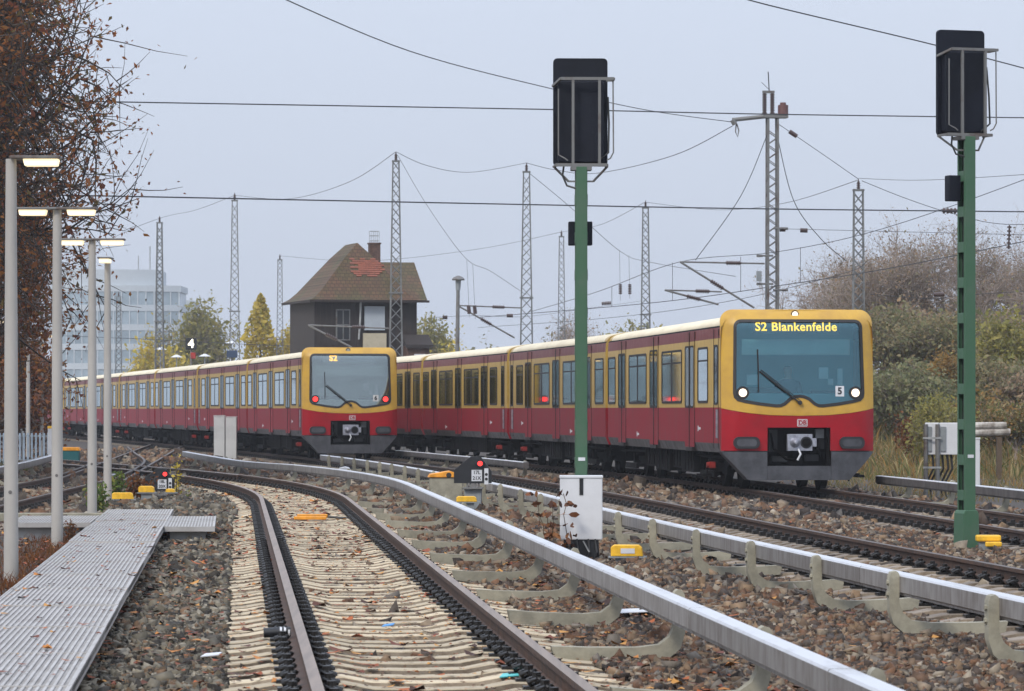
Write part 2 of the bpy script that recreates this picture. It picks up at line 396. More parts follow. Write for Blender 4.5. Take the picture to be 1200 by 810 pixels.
def track(label, fn, d0, d1, dsingle, old=False, dfine=50, toprail='rail_top', step=0.65):
    root = empty('railway_track', (0, 0, 0), label=label, cat='track', kind='structure')
    for sgn in (-1, 1):
        b = MB().sweep(RAILP, path_pts(fn, d0, d1, 1.0, sgn*0.753), 0, mats=[1] + [0]*11)
        b.build('rail', [M['rail'], M[toprail]], root, smooth=True)
    d = d0 + .3; cv = []; cf = []; nv = 0; far = MB(); me = SLEEPER_OLD if old else SLEEPER
    bv = np.array([tuple(v.co) for v in me.vertices]); bf = [tuple(p.vertices) for p in me.polygons]
    while d < d1 - .2:
        s = (fn(d+.05)-fn(d-.05))/.1; a = -math.atan(s); x = fn(d)
        ja = a + random.gauss(0, .004); dz = random.gauss(0, .004)
        rot = np.array([[math.cos(a), -math.sin(a), 0], [math.sin(a), math.cos(a), 0], [0, 0, 1]])
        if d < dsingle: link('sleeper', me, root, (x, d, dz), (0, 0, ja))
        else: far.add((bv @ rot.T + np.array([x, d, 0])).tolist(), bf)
        cvs, cfs = CLIP_F if d < dfine else CLIP_C
        for rs in (-1, 1):
            for sd_ in (-1, 1):
                p = cvs.copy(); p[:, 0] = p[:, 0]*sd_ + rs*.753
                p = p @ rot.T + np.array([x, d, dz*.5])
                cv += p.tolist(); cf += [tuple(i+nv for i in f) for f in cfs]; nv += len(p)
        d += step / math.sqrt(1+s*s)
    if far.v: tag(far.build('far_sleepers', M['sleeper_old' if old else 'sleeper'], root), kind='stuff')
    c = MB(); c.v = cv; c.f = cf; c.m = [0]*len(cf)
    tag(c.build('rail_clips', M['clip'], root), kind='stuff')
    return root
tk1 = track('near track with cream concrete sleepers curving away to the left', T1, 16.0, 165, 104)
tk2 = track('middle track on which the farther train with red tail lights stands', T2, 24, 285, 116, old=True, toprail='rail_top_dull')
tk3 = track('right track under the nearer train with lit headlights', T3, 40, 270, 100, old=True, toprail='rail_top_dull', dfine=56)
tk0 = track('leafy track at the left edge behind the lamp posts', T0, 50, 165, 112, old=True, dfine=60, toprail='rail_top_dull')
tk4 = track('track leg crossing the near track at the diamond in the distance', T4, 86, 175, 120, old=True, dfine=0, toprail='rail_top_dull')
# blades and check rails at the diamond crossing
for off, a, b in ((.753-.09, 93, 112), (-.753+.09, 96, 114)):
    MB().sweep(RAILP, [(x, y) for x, y in path_pts(T1, a, b, 1, off)], 0, mats=[1]+[0]*11).build('check_rail', [M['rail'], M['rail_top']], tk1)
MB().box(-.16, .16, -.9, .9, -.2, -.09).build('crossing_frog_plate', M['galv'], tk4, loc=(-10.15, 99.5, 0), rot=(0, 0, R(8)))

# ================================================================ conductor rails
def bracket_mesh():
    """J-shaped composite bracket: foot from the sleeper end, bent up outside the conductor (towards +x)"""
    b = MB(); hw = .055
    outer = [(-.78, -.19), (-.55, -.215), (-.15, -.225), (.02, -.205), (.11, -.13), (.145, -.02), (.150, .24), (.135, .275), (.10, .285)]
    inner = [(-.80, -.09), (-.55, -.105), (-.20, -.115), (-.04, -.10), (.035, -.045), (.068, .03), (.072, .20), (.072, .25), (.08, .27)]
    k = len(outer); vs = []
    for (a, c), (e, f) in zip(outer, inner): vs += [(a, -hw, c), (a, hw, c), (e, hw, f), (e, -hw, f)]
    fs = []
    for i in range(k-1):
        o = i*4; fs += [(o, o+4, o+5, o+1), (o+1, o+5, o+6, o+2), (o+2, o+6, o+7, o+3), (o+3, o+7, o+4, o)]
    fs += [(3, 2, 1, 0), (4*k-4, 4*k-3, 4*k-2, 4*k-1)]
    b.add(vs, fs)
    b.cyl((.02, 0, .215), .028, .10, 'x', 8); b.cyl((.13, 0, .19), .022, .035, 'x', 6); b.cyl((.13, 0, .10), .022, .035, 'x', 6)
    return b.mesh('bracket', M['bracket'], smooth=True)
BRACKET = bracket_mesh()
CONDP = [(-.068, .125), (-.068, .248), (-.056, .262), (.056, .262), (.068, .248), (.068, .125), (.045, .112), (.045, .095), (-.045, .095), (-.045, .112)]
def conductor(label, fn, d0, d1, off, step, side, phase=0.0, dark=False, seg=6.0):
    root = empty('conductor_rail', (0, 0, 0), label=label, cat='conductor rail', group='aluminium covered conductor rails')
    d = d0; sm = 'alu_dark' if dark else 'alu_side'
    while d < d1 - .3:
        e = min(d1, d + seg)
        if d1 - e < 1: e = d1
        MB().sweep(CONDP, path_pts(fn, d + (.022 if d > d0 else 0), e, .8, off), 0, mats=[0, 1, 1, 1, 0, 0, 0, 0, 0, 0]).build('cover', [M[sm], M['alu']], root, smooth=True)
        d = e
    d = d0 + phase
    while d < d1:
        x, y = path_pts(fn, d, d+.1, .1, off)[0]
        s = (fn(d+.05)-fn(d-.05))/.1
        o = link('bracket', BRACKET, root, (x, y, random.gauss(0, .006)), (random.gauss(0, .012), random.gauss(0, .012), -math.atan(s) + random.gauss(0, .03) + (math.pi if side < 0 else 0)))
        d += step*random.uniform(.93, 1.07)
    return root
C1 = spline([(d, T1(d)+1.8) for d in range(12, 93, 4)] + [(97, -6.45), (108, -8.2), (121, -10.1)])
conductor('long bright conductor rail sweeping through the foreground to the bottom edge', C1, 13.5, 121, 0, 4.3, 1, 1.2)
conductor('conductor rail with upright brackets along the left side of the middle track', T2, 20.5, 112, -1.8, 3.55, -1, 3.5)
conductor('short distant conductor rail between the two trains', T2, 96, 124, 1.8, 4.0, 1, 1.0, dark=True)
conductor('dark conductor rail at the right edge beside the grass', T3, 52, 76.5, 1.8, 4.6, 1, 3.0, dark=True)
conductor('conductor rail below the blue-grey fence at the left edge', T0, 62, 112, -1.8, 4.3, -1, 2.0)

# ================================================================ walkway
def WR(d): return -2.39 - (d-21)*0.0716         # right edge of the decking
wroot = empty('walkway', (0, 0, 0), label='ribbed light grey metal walkway leading away at the lower left', cat='walkway')
def deck_panel(w, l, ribs=24, along=True):
    p = MB(); p.box(0, w, 0, l, -.035, 0, 1)
    p.box(0, .012, 0, l, -.06, .014); p.box(w-.012, w, 0, l, -.06, .014)
    n = ribs
    for i in range(n):
        c = (i+.5)/n*w
        p.box(c-w/n*.20, c+w/n*.20, .004, l-.004, .001, .008)
    p.box(0, w, -.004, .004, -.055, .010); p.box(0, w, l-.004, l+.003, -.055, .010)
    return p.mesh('deck_panel', [M['deck'], M['deck_low']])
PANEL = deck_panel(1.0, 2.98)
ang = math.atan(0.0716)
d = 16.0; k = 0
while d < 58.5:
    link('deck_panel', PANEL, wroot, (WR(d)-1.0*math.cos(ang), d - math.sin(ang)*1.0, 0.0 + random.gauss(0, .004)), (0, random.gauss(0, .002), ang))
    MB().box(.2, .8, 1.3, 1.5, -.3, -.062).build('support_beam', M['cab_grey'], wroot, loc=(WR(d)-1.0, d, 0), rot=(0, 0, ang))
    d += 2.985*math.cos(ang); k += 1
SP = deck_panel(.66, 2.58, 16); SQ = deck_panel(1.1, 1.75, 26)
for d in (51.6, 54.2):
    link('deck_panel', SP, wroot, (WR(d)+.012, d, .0), (0, 0, ang))
    MB().box(.08, .55, .2, .4, -.3, -.06).build('support_beam', M['cab_grey'], wroot, loc=(WR(d), d, 0), rot=(0, 0, ang))
for d in (53.4, 55.2):
    link('deck_panel', SQ, wroot, (WR(d)-2.13, d, .0), (0, 0, ang))
    MB().box(.1, .95, .2, .4, -.3, -.06).build('support_beam', M['cab_grey'], wroot, loc=(WR(d)-2.13, d, 0), rot=(0, 0, ang))
kb = MB().box(-9.5, -6.05, 61.0, 61.2, -.35, -.06)
tag(kb.build('concrete_edge_beam', M['bracket'], bevel=.01), 'low grey concrete beam behind the lamp posts at the walkway end', 'beam')

# ================================================================ ballast stones
STONE_COLS = [(.145, .098, .064), (.07, .050, .038), (.20, .150, .102), (.118, .064, .038), (.042, .033, .028), (.155, .132, .108), (.135, .080, .050), (.27, .225, .17), (.078, .062, .049), (.165, .088, .050), (.23, .155, .095), (.06, .047, .04)]
M['stone'] = island_mat('ballast_stone', STONE_COLS, 0.85, 0.25, vscale=9)
GREY_COLS = [(.125, .108, .078), (.066, .057, .045), (.19, .165, .122), (.115, .078, .048), (.046, .04, .033), (.15, .132, .102), (.25, .22, .17), (.10, .09, .07), (.155, .096, .058), (.036, .031, .026)]
M['stone_grey'] = island_mat('ballast_stone_grey', GREY_COLS, 0.85, 0.25, vscale=9)
rng = np.random.default_rng(5)
_ico = bmesh.new(); bmesh.ops.create_icosphere(_ico, subdivisions=1, radius=1)
_ico.free()
ICOV = np.array([(x, y, z) for x in (-.72, .72) for y in (-.72, .72) for z in (-.72, .72)])
ICOF = np.array([(0, 1, 3), (0, 3, 2), (4, 6, 7), (4, 7, 5), (0, 4, 5), (0, 5, 1), (2, 3, 7), (2, 7, 6), (0, 2, 6), (0, 6, 4), (1, 5, 7), (1, 7, 3)])
def stones(xl, xr, d0, d1, dens, size, zfun):
    area = (d1-d0)*np.mean([xr(d)-xl(d) for d in np.linspace(d0, d1, 20)])
    n = int(area*dens)
    d = rng.uniform(d0, d1, n); t = rng.uniform(0, 1, n)
    a = np.array([xl(q) for q in d]); b = np.array([xr(q) for q in d])
    x = a + (b-a)*t
    s = size*rng.lognormal(0, .28, n)
    v = ICOV[None] + rng.normal(0, .34, (n, 8, 3))
    v = v*(s[:, None, None]*rng.uniform(.55, 1.25, (n, 1, 3)))
    th = rng.uniform(0, 6.28, n); c, q = np.cos(th), np.sin(th)
    ph = rng.uniform(-.7, .7, n); c2, q2 = np.cos(ph), np.sin(ph)
    y1 = v[..., 1]*c2[:, None]-v[..., 2]*q2[:, None]; z1 = v[..., 1]*q2[:, None]+v[..., 2]*c2[:, None]
    x2 = v[..., 0]*c[:, None]-y1*q[:, None]; y2 = v[..., 0]*q[:, None]+y1*c[:, None]
    z = np.array([zfun(p, r) for p, r in zip(x, d)]) + s*rng.uniform(-.1, .6, n)
    V = np.stack([x2+x[:, None], y2+d[:, None], z1+z[:, None]], -1).reshape(-1, 3)
    Fc = (ICOF[None]+8*np.arange(n)[:, None, None]).reshape(-1, 3)
    return V, Fc
def stone_field(parts, label, m):
    V = []; Fc = []; o = 0
    for v, f in parts: V.append(v); Fc.append(f+o); o += len(v)
    me = np_mesh('ballast_stones', np.concatenate(V), np.concatenate(Fc), m)
    tag(link('ballast_stones', me), label, 'ballast', kind='stuff')
zt = lambda x, d: bed_z(x, d) + .012
zlow = lambda x, d: -.275
l1 = lambda d: WR(d) - .25 if d < 58 else T1(d) - 4.2
r1 = lambda d: T1(d) - 1.28
def zl(x, d): return bed_z(x, d) + .02
stone_field([stones(l1, r1, 17, 40, 500, .0235, zl), stones(l1, r1, 40, 62, 240, .031, zl), stones(l1, lambda d: T1(d)-1.25, 62, 88, 100, .045, zl)],
    'grey-brown ballast stones between the walkway and the near track', M['stone_grey'])
l2 = lambda d: T1(d) + 1.28
r2 = lambda d: T2(d) - 1.25
stone_field([stones(l2, r2, 15, 36, 460, .0235, zl), stones(l2, r2, 36, 60, 230, .031, zl), stones(l2, r2, 60, 105, 55, .052, zl)],
    'brown ballast stones between the near track and the middle track', M['stone'])
l3 = lambda d: T2(d) + 1.25
r3 = lambda d: T3(d) - 1.25
stone_field([stones(l3, r3, 30, 60, 230, .031, lambda x, d: zl(x, d)+.03), stones(l3, r3, 60, 100, 80, .048, lambda x, d: zl(x, d)+.03)],
    'tan ballast stones between the middle track and the right track', M['stone'])
inn = lambda fn, a: (lambda d: fn(d)+a)
stone_field([stones(inn(T1, -1.25), inn(T1, 1.25), 16, 60, 20, .034, zlow), stones(inn(T2, -1.25), inn(T2, 1.25), 26, 80, 30, .040, lambda x, d: -.25),
    stones(inn(T3, -1.25), inn(T3, 1.25), 42, 90, 22, .05, lambda x, d: -.25), stones(inn(T0, -2.5), inn(T0, 2.0), 60, 120, 16, .07, lambda x, d: -.24),
    stones(inn(T3, 1.25), inn(T3, 2.6), 45, 90, 50, .05, zl), stones(lambda d: -19-(d-95)*.1, lambda d: T1(d)-1.2 if d < 100 else T2(d)-2.0, 92, 165, 7, .09, zl)],
    'ballast stones lying low between the sleepers', M['stone'])

# ================================================================ fallen leaves and litter
M['leaf_fall'] = island_mat('fallen_leaf', [(.34, .085, .018), (.16, .04, .015), (.42, .16, .03), (.09, .030, .016), (.24, .06, .018), (.05, .02, .012), (.46, .22, .05), (.13, .035, .018)], 0.7, 0.3)
def leaf_field(spec):
    V = []; Fc = []; o = 0
    for xl, xr, d0, d1, n, size, zf in spec:
        d = rng.uniform(d0, d1, n)**1.0; t = rng.uniform(0, 1, n)
        x = np.array([xl(q) for q in d]); x = x + (np.array([xr(q) for q in d])-x)*t
        s = size*rng.lognormal(0, .35, n); th = rng.uniform(0, 6.28, n)
        base = np.array([(-1, 0, .25), (-.35, -.55, 0), (.4, -.5, .12), (1, 0, .35), (.4, .5, .1), (-.35, .55, 0.05)])
        v = base[None]*s[:, None, None]*np.array([1, 1, 1])[None, None]
        v[..., 2] *= rng.uniform(.15, 1.6, (n, 1))
        c, q = np.cos(th)[:, None], np.sin(th)[:, None]
        X = v[..., 0]*c - v[..., 1]*q + x[:, None]; Y = v[..., 0]*q + v[..., 1]*c + d[:, None]
        z = np.array([zf(a, b) for a, b in zip(x, d)])
        Z = v[..., 2] + z[:, None]
        V.append(np.stack([X, Y, Z], -1).reshape(-1, 3))
        tri = np.array([(0, 1, 5), (1, 2, 4), (1, 4, 5), (2, 3, 4)])
        Fc.append((tri[None]+6*np.arange(n)[:, None, None]).reshape(-1, 3)+o); o += n*6
    return np.concatenate(V), np.concatenate(Fc)
slz = lambda x, d: (-.172 if .45 < abs(x-T1(d)) < 1.05 else -.196) + .004*rng.random()
v, f = leaf_field([
    (inn(T1, -1.25), inn(T1, 1.25), 17, 45, 600, .046, slz), (inn(T1, -1.25), inn(T1, 1.25), 17, 60, 5200, .017, slz), (inn(T1, -1.3), inn(T1, 1.4), 45, 95, 2400, .048, slz),
    (l1, r1, 17, 40, 380, .045, lambda x, d: -.18), (l1, r1, 40, 85, 420, .06, lambda x, d: -.17),
    (l2, lambda d: T1(d)+2.6, 16, 50, 620, .046, lambda x, d: -.18), (l2, r2, 16, 80, 150, .05, lambda x, d: -.18),
    (l2, r2, 55, 100, 350, .06, lambda x, d: -.17), (inn(T0, -3), inn(T0, 3), 60, 112, 1100, .065, lambda x, d: -.15),
    (l3, r3, 40, 90, 60, .05, lambda x, d: -.13), (lambda d: WR(d)-2.6, lambda d: WR(d)-1.0, 36, 60, 350, .05, lambda x, d: -.17)])
tag(link('fallen_leaves', np_mesh('fallen_leaves', v, f, M['leaf_fall'])), 'brown and orange leaves fallen over the tracks and ballast', 'leaves', kind='stuff')
v, f = leaf_field([(lambda d: WR(d)-.98, lambda d: WR(d)-.02, 18, 58, 200, .036, lambda x, d: .014), (lambda d: WR(d)-.98, lambda d: WR(d)-.02, 18, 58, 240, .013, lambda x, d: .014)])
tag(link('fallen_leaves', np_mesh('walkway_leaves', v, f, M['leaf_fall'])), 'dead leaves and twigs lying on the metal walkway', 'leaves', kind='stuff')

# ================================================================ trains
CARL = 18.4; HW = 1.475
def text_mesh(name, txt, size, m, bold=0.0, spacing=1.0):
    cu = bpy.data.curves.new(name, 'FONT'); cu.body = txt; cu.size = size; cu.align_x = 'CENTER'; cu.align_y = 'CENTER'
    cu.offset = bold; cu.space_character = spacing; cu.extrude = 0.002; cu.resolution_u = 3
    o = bpy.data.objects.new(name, cu); COL.objects.link(o)
    dg = bpy.context.evaluated_depsgraph_get()
    me = bpy.data.meshes.new_from_object(o.evaluated_get(dg))
    bpy.data.objects.remove(o); bpy.data.curves.remove(cu)
    me.name = name; me.materials.clear(); me.materials.append(m)
    return me
def front_y(u, z):
    """how far the nose surface lies behind its foremost plane (car-local x)"""
    a = abs(u)
    y = 0.10*(a/HW)**2 + max(0, a-1.15)**2*1.5
    if z > 1.5: y += (z-1.5)*0.085 + max(0, z-3.12)**2*1.6
    else: y += (1.5-z)*0.03
    return y
def rrect(x0, x1, z0, z1, r, n=6):
    out = []
    for cx, cz, a0 in ((x1-r, z1-r, 0), (x0+r, z1-r, 90), (x0+r, z0+r, 180), (x1-r, z0+r, 270)):
        for i in range(n+1):
            a = R(a0 + 90*i/n); out.append((cx+r*math.cos(a), cz+r*math.sin(a)))
    return out
def nose_piece(name, outline, mats, parent, off=0.0, depth=0.03, holes=(), smooth=True, follow=None):
    """flat outline cut out of sheet, bent over the nose. local x = back, y = lateral (left +), z up"""
    bm = bmesh.new(); edges = []
    for loop in [outline] + list(holes):
        vs = [bm.verts.new((0, -u, z)) for u, z in loop]
        for i in range(len(vs)): edges.append(bm.edges.new((vs[i], vs[(i+1) % len(vs)])))
    bmesh.ops.triangle_fill(bm, use_beauty=True, use_dissolve=False, edges=edges, normal=(-1, 0, 0))
    for c in np.arange(-1.4, 1.41, .1):
        bmesh.ops.bisect_plane(bm, geom=bm.verts[:]+bm.edges[:]+bm.faces[:], plane_co=(0, c, 0), plane_no=(0, 1, 0))
    for c in (1.5, 2.3, 3.1, 3.2, 3.3, 3.4):
        bmesh.ops.bisect_plane(bm, geom=bm.verts[:]+bm.edges[:]+bm.faces[:], plane_co=(0, 0, c), plane_no=(0, 0, 1))
    ret = bmesh.ops.extrude_face_region(bm, geom=bm.faces[:])
    back = [e for e in ret['geom'] if isinstance(e, bmesh.types.BMVert)]
    bset = set(back)
    for v in bm.verts:
        yy = front_y(v.co.y, v.co.z)
        v.co.x = yy + off + ((depth if not callable(depth) else depth(v.co.y, v.co.z)) if v in bset else 0)
    bmesh.ops.recalc_face_normals(bm, faces=bm.faces)
    me = bpy.data.meshes.new(name); bm.to_mesh(me); bm.free()
    for m in (mats if isinstance(mats, (list, tuple)) else [mats]): me.materials.append(m)
    if smooth:
        me.polygons.foreach_set('use_smooth', [True]*len(me.polygons)); me.set_sharp_from_angle(angle=R(35))
    return link(name, me, parent)
def on_nose(me, name, parent, u, z, off, tilt=True):
    """put a flat mesh (drawn in its own xy plane) on the nose facing forward"""
    for v in me.vertices: v.co.z -= front_y(u+v.co.x, z+v.co.y) - front_y(u, z)
    o = link(name, me, parent, (front_y(u, z)+off, -u, z))
    o.rotation_euler = (R(90), 0, R(-90))
    return o
_arc = [(1.43-.30*(1-math.cos(R(a))), 3.165+.17*math.sin(R(a)), 'roof') for a in range(0, 76, 9)]
PROF = [(1.40, .72, 'sill'), (HW, .90, 'red'), (HW, 1.59, 'ochre'), (HW, 2.92, 'cant'), (1.462, 3.13, 'dark')] + _arc + [(1.05, 3.37, 'roof'), (.85, 3.405, 'roof'), (.6, 3.435, 'roof'), (.3, 3.455, 'roof'), (0, 3.46, 'roof')]
MI = {'red': 0, 'ochre': 1, 'cant': 2, 'roof': 3, 'dark': 4, 'sill': 5}
def shell_mesh(cab_front):
    b = MB(); half = PROF
    ring = [(y, z) for y, z, _ in half] + [(-y, z) for y, z, _ in reversed(half[:-1])]
    band = [k for _, _, k in half[:-1]] + [k for _, _, k in reversed(half[:-1])] + ['dark']
    xs_ = [.34 if cab_front else .16, .55, 17.66, 18.06] if cab_front else [.16, .60, 17.66, 18.06]
    n = len(ring); vs = [(x, y, z) for x in xs_ for y, z in ring]; b.v = vs
    for i in range(3):
        for j in range(n):
            k = band[j]
            if i != 1 and k == 'roof': k = 'ochre'
            b.f.append((i*n+j, (i+1)*n+j, (i+1)*n+(j+1) % n, i*n+(j+1) % n)); b.m.append(MI[k])
    lo0 = [j for j in range(n) if ring[j][1] < 1.6]; up0 = [j for j in range(n) if ring[j][1] > 1.58]
    if not cab_front: b.f += [tuple(lo0), tuple(up0)]; b.m += [0, 1]
    lo_ = [j for j in range(n) if ring[j][1] < 1.6]; up_ = [j for j in range(n) if ring[j][1] > 1.58]
    b.f.append(tuple(3*n+j for j in lo_)); b.m.append(0); b.f.append(tuple(3*n+j for j in up_)); b.m.append(1)
    # ribs of the roof sheet
    for x in np.arange(1.2, 17.5, 1.36):
        b.box(x-.02, x+.02, -.9, .9, 3.385, 3.40, 3)
    me = b.mesh('carriage', [M['t_red_side'], M['t_ochre_side'], M['t_cant'], M['t_roof'], M['t_dark'], M['t_sill']], smooth=True)
    me.set_sharp_from_angle(angle=R(13))
    return me
SHELL_F, SHELL_R = shell_mesh(True), shell_mesh(False)
def ring_faces(b, outer, inner, y0, y1, mi):
    n = len(outer)
    vs = [(x, y1, z) for x, z in outer] + [(x, y1, z) for x, z in inner] + [(x, y0, z) for x, z in outer]
    fs = [(i, (i+1) % n, n+(i+1) % n, n+i) for i in range(n)] + [(i, 2*n+i, 2*n+(i+1) % n, (i+1) % n) for i in range(n)]
    b.add(vs, fs, mi)
def window_mesh(w, double):
    """frame proud of the body side, panes a little behind it. local: x along car, y outwards, z up (0 = sill)"""
    b = MB(); h = 1.10
    o_ = rrect(0, w, 0, h, .09); i_ = rrect(.045, w-.045, .045, h-.045, .06)
    ring_faces(b, o_, i_, -.004, .016, 0)
    b.add([(x, .007, z) for x, z in i_], [tuple(range(len(i_)))], 1)
    if double:
        b.box(w/2-.07, w/2+.07, .006, .013, .03, h-.03, 0)
        for a, c in ((.05, w/2-.07), (w/2+.07, w-.05)): b.box(a, c, .0075, .012, h*.74, h*.74+.035, 0)
    else:
        b.box(.05, w-.05, .0075, .012, h*.74, h*.74+.035, 0)
    return b.mesh('window', [M['rubber'], M['glass']])
WIN_N, WIN_W = window_mesh(1.36, False), window_mesh(3.0, True)
def door_mesh():
    b = MB(); w = 1.36; z0, z1, zc = .80, 3.11, 1.59
    for a, c in ((.03, w/2-.012), (w/2+.012, w-.03)):
        b.box(a, c, -.004, .012, z0, zc-.001, 0); b.box(a, c, -.004, .012, zc+.001, 2.915, 1); b.box(a, c, -.004, .011, 2.918, z1, 2)
        wi = rrect(a+.07, c-.05, 1.62, 2.80, .08, 4); wo = rrect(a+.035, c-.02, 1.585, 2.835, .1, 4)
        ring_faces(b, wo, wi, .011, .022, 3); b.add([(x, .015, z) for x, z in wi], [tuple(range(len(wi)))], 4)
    b.box(w/2-.012, w/2+.012, -.004, .026, z0-.03, z1, 3)
    for x in (0, w-.03): b.box(x, x+.03, -.004, .008, z0, z1, 3)
    b.box(.25, w-.25, -.003, .03, .72, .79, 3)
    return b.mesh('door', [M['t_red_side'], M['t_ochre_side'], M['t_cant'], M['rubber'], M['glass'], M['t_sill']])
DOOR = door_mesh()
def cabdoor_mesh():
    b = MB(); w = .62
    for x in (0, w-.02): b.box(x, x+.02, -.004, .008, .80, 3.10, 0)
    wi = rrect(.10, w-.10, 1.68, 2.76, .08, 4); wo = rrect(.06, w-.06, 1.64, 2.80, .1, 4)
    ring_faces(b, wo, wi, -.004, .014, 0); b.add([(x, .006, z) for x, z in wi], [tuple(range(len(wi)))], 1)
    b.box(.08, .11, .004, .04, 1.0, 1.55, 2)
    return b.mesh('cab_door', [M['rubber'], M['glass'], M['steel']])
CABDOOR = cabdoor_mesh()
def wheel_mesh():
    b = MB(); b.cyl((0, -.06, 0), .42, .12, 'y', 24); b.cyl((0, -.085, 0), .45, .03, 'y', 24); b.cyl((0, .06, 0), .16, .05, 'y', 12)
    return b.mesh('wheel', M['t_dark'], smooth=True)
WHEEL = wheel_mesh()
def bogie_mesh():
    b = MB()
    for s in (-1, 1):
        b.prism([(-1.55, .52), (-1.3, .64), (1.3, .64), (1.55, .52), (1.5, .36), (.7, .40), (.45, .28), (-.45, .28), (-.7, .40), (-1.5, .36)], s*.98-.05, s*.98+.05, 'y')
        for x in (-1.1, 1.1): b.cbox((x, s*1.06, .42), .30, .12, .28); b.cyl((x, s*1.06, .56), .09, .14, 'z', 10)
        b.cyl((0, s*1.02, .50), .20, .24, 'z', 14)
        b.box(-.95, .95, s*1.30-.03, s*1.30+.03, .22, .34)
        b.box(-.06, .06, min(s*1.0, s*1.32), max(s*1.0, s*1.32), .24, .32)
    b.box(-.25, .25, -1.0, 1.0, .45, .66)
    for x in (-1.45, 1.45): b.box(x-.05, x+.05, -.95, .95, .30, .45)
    return b.mesh('bogie', M['t_dark'], smooth=True)
BOGIE = bogie_mesh()
def shoe_mesh():
    b = MB(); b.cbox((0, 0, .44), .14, .12, .12, 0); b.cyl((-.02, .06, .44), .055, .05, 'y', 12, 0); b.cbox((.15, 0, .46), .10, .10, .18, 1)
    b.box(-.2, .2, -.04, .02, .28, .33, 1); b.box(-.05, .05, .0, .30, .22, .27, 1); b.box(-.24, .24, .22, .36, .19, .24, 1)
    b.tube([(.22, 0, .55), (.32, .05, .35), (.2, .05, .12)], .018, 5, 1)
    return b.mesh('current_collector', [M['shoe_red'], M['t_dark']])
SHOE = shoe_mesh()
def under_mesh():
    b = MB()
    for x0, x1, z0, y in ((5.3, 7.0, .27, 1.28), (7.15, 8.5, .33, 1.25), (8.7, 10.9, .25, 1.3), (11.1, 12.9, .31, 1.26)):
        b.box(x0, x1, -y, y, z0, .715)
        for s in (-1, 1):
            for q in np.arange(x0+.25, x1-.2, .42): b.box(q, q+.025, min(s*y, s*(y+.02)), max(s*y, s*(y+.02)), z0+.04, .69)
    for x in (1.2, 4.9, 13.2, 16.9): b.box(x-.06, x+.06, -1.2, 1.2, .45, .715)
    for s in (-1, 1):
        b.tube([(.7, s*1.2, .6), (5, s*1.22, .62), (13, s*1.22, .62), (17.6, s*1.2, .6)], .03, 5)
        b.tube([(4.9, s*1.1, .5), (5.1, s*1.1, .2), (5.25, s*1.1, .5)], .02, 5)
    return b.mesh('underfloor_equipment', M['t_dark'])
UNDER = under_mesh()
def gangway_mesh():
    b = MB()
    for i in range(6):
        x = 18.06 + i*.075; q = 1.25 if i % 2 else 1.18
        b.box(x, x+.07, -q, q, .85, 3.2+(.05 if i % 2 else 0))
    return b.mesh('gangway_bellows', M['rubber'])
GANG = gangway_mesh()
PLATE = MB().box(0, .22, 0, .008, 0, .05).box(.28, .34, 0, .008, -.03, .08).mesh('marking', M['white'])

def carriage(train, fn_front, p0, p1, first, flip):
    """one 18.4 m car from ground point p0 (towards camera) to p1"""
    dx, dy = p1[0]-p0[0], p1[1]-p0[1]
    c = link('carriage', SHELL_F if first else SHELL_R, train, (p0[0], p0[1], 0), (0, 0, math.atan2(dy, dx)))
    def X(a, w): return CARL - a - w if flip else a
    for s in (1, -1):
        def put(name, me, x, w, z=0):
            x = X(x, w)
            o = link(name, me, c, (x if s > 0 else x+w, s*HW, z), (0, 0, 0 if s > 0 else math.pi))
            return o
        put('cab_door', CABDOOR, .62, .62)
        put('window', WIN_N, 1.98, 1.36, 1.68)
        put('window', WIN_W, 5.62, 3.0, 1.68); put('window', WIN_W, 11.12, 3.0, 1.68); put('window', WIN_N, 16.60, 1.36, 1.68)
        for dc in (4.45, 9.87, 15.35): put('door', DOOR, dc-.68, 1.36)
        put('marking', PLATE, 3.0, .34, 1.15); put('marking', PLATE, 12.4, .34, .98)
    for bx in (3.1, 14.9):
        bg = link('bogie', BOGIE, c, (X(bx, 0), 0, 0))
        for wx in (-1.1, 1.1):
            for s in (-1, 1): link('wheel', WHEEL, c, (X(bx, 0)+wx, s*.78, .42), (0, 0, 0 if s > 0 else math.pi))
    for s in (-1, 1):
        for bx in (2.5,): link('current_collector', SHOE, c, (X(bx, 0), s*1.32, .02), (0, 0, 0 if s > 0 else math.pi))
    link('underfloor_equipment', UNDER, c)
    return c

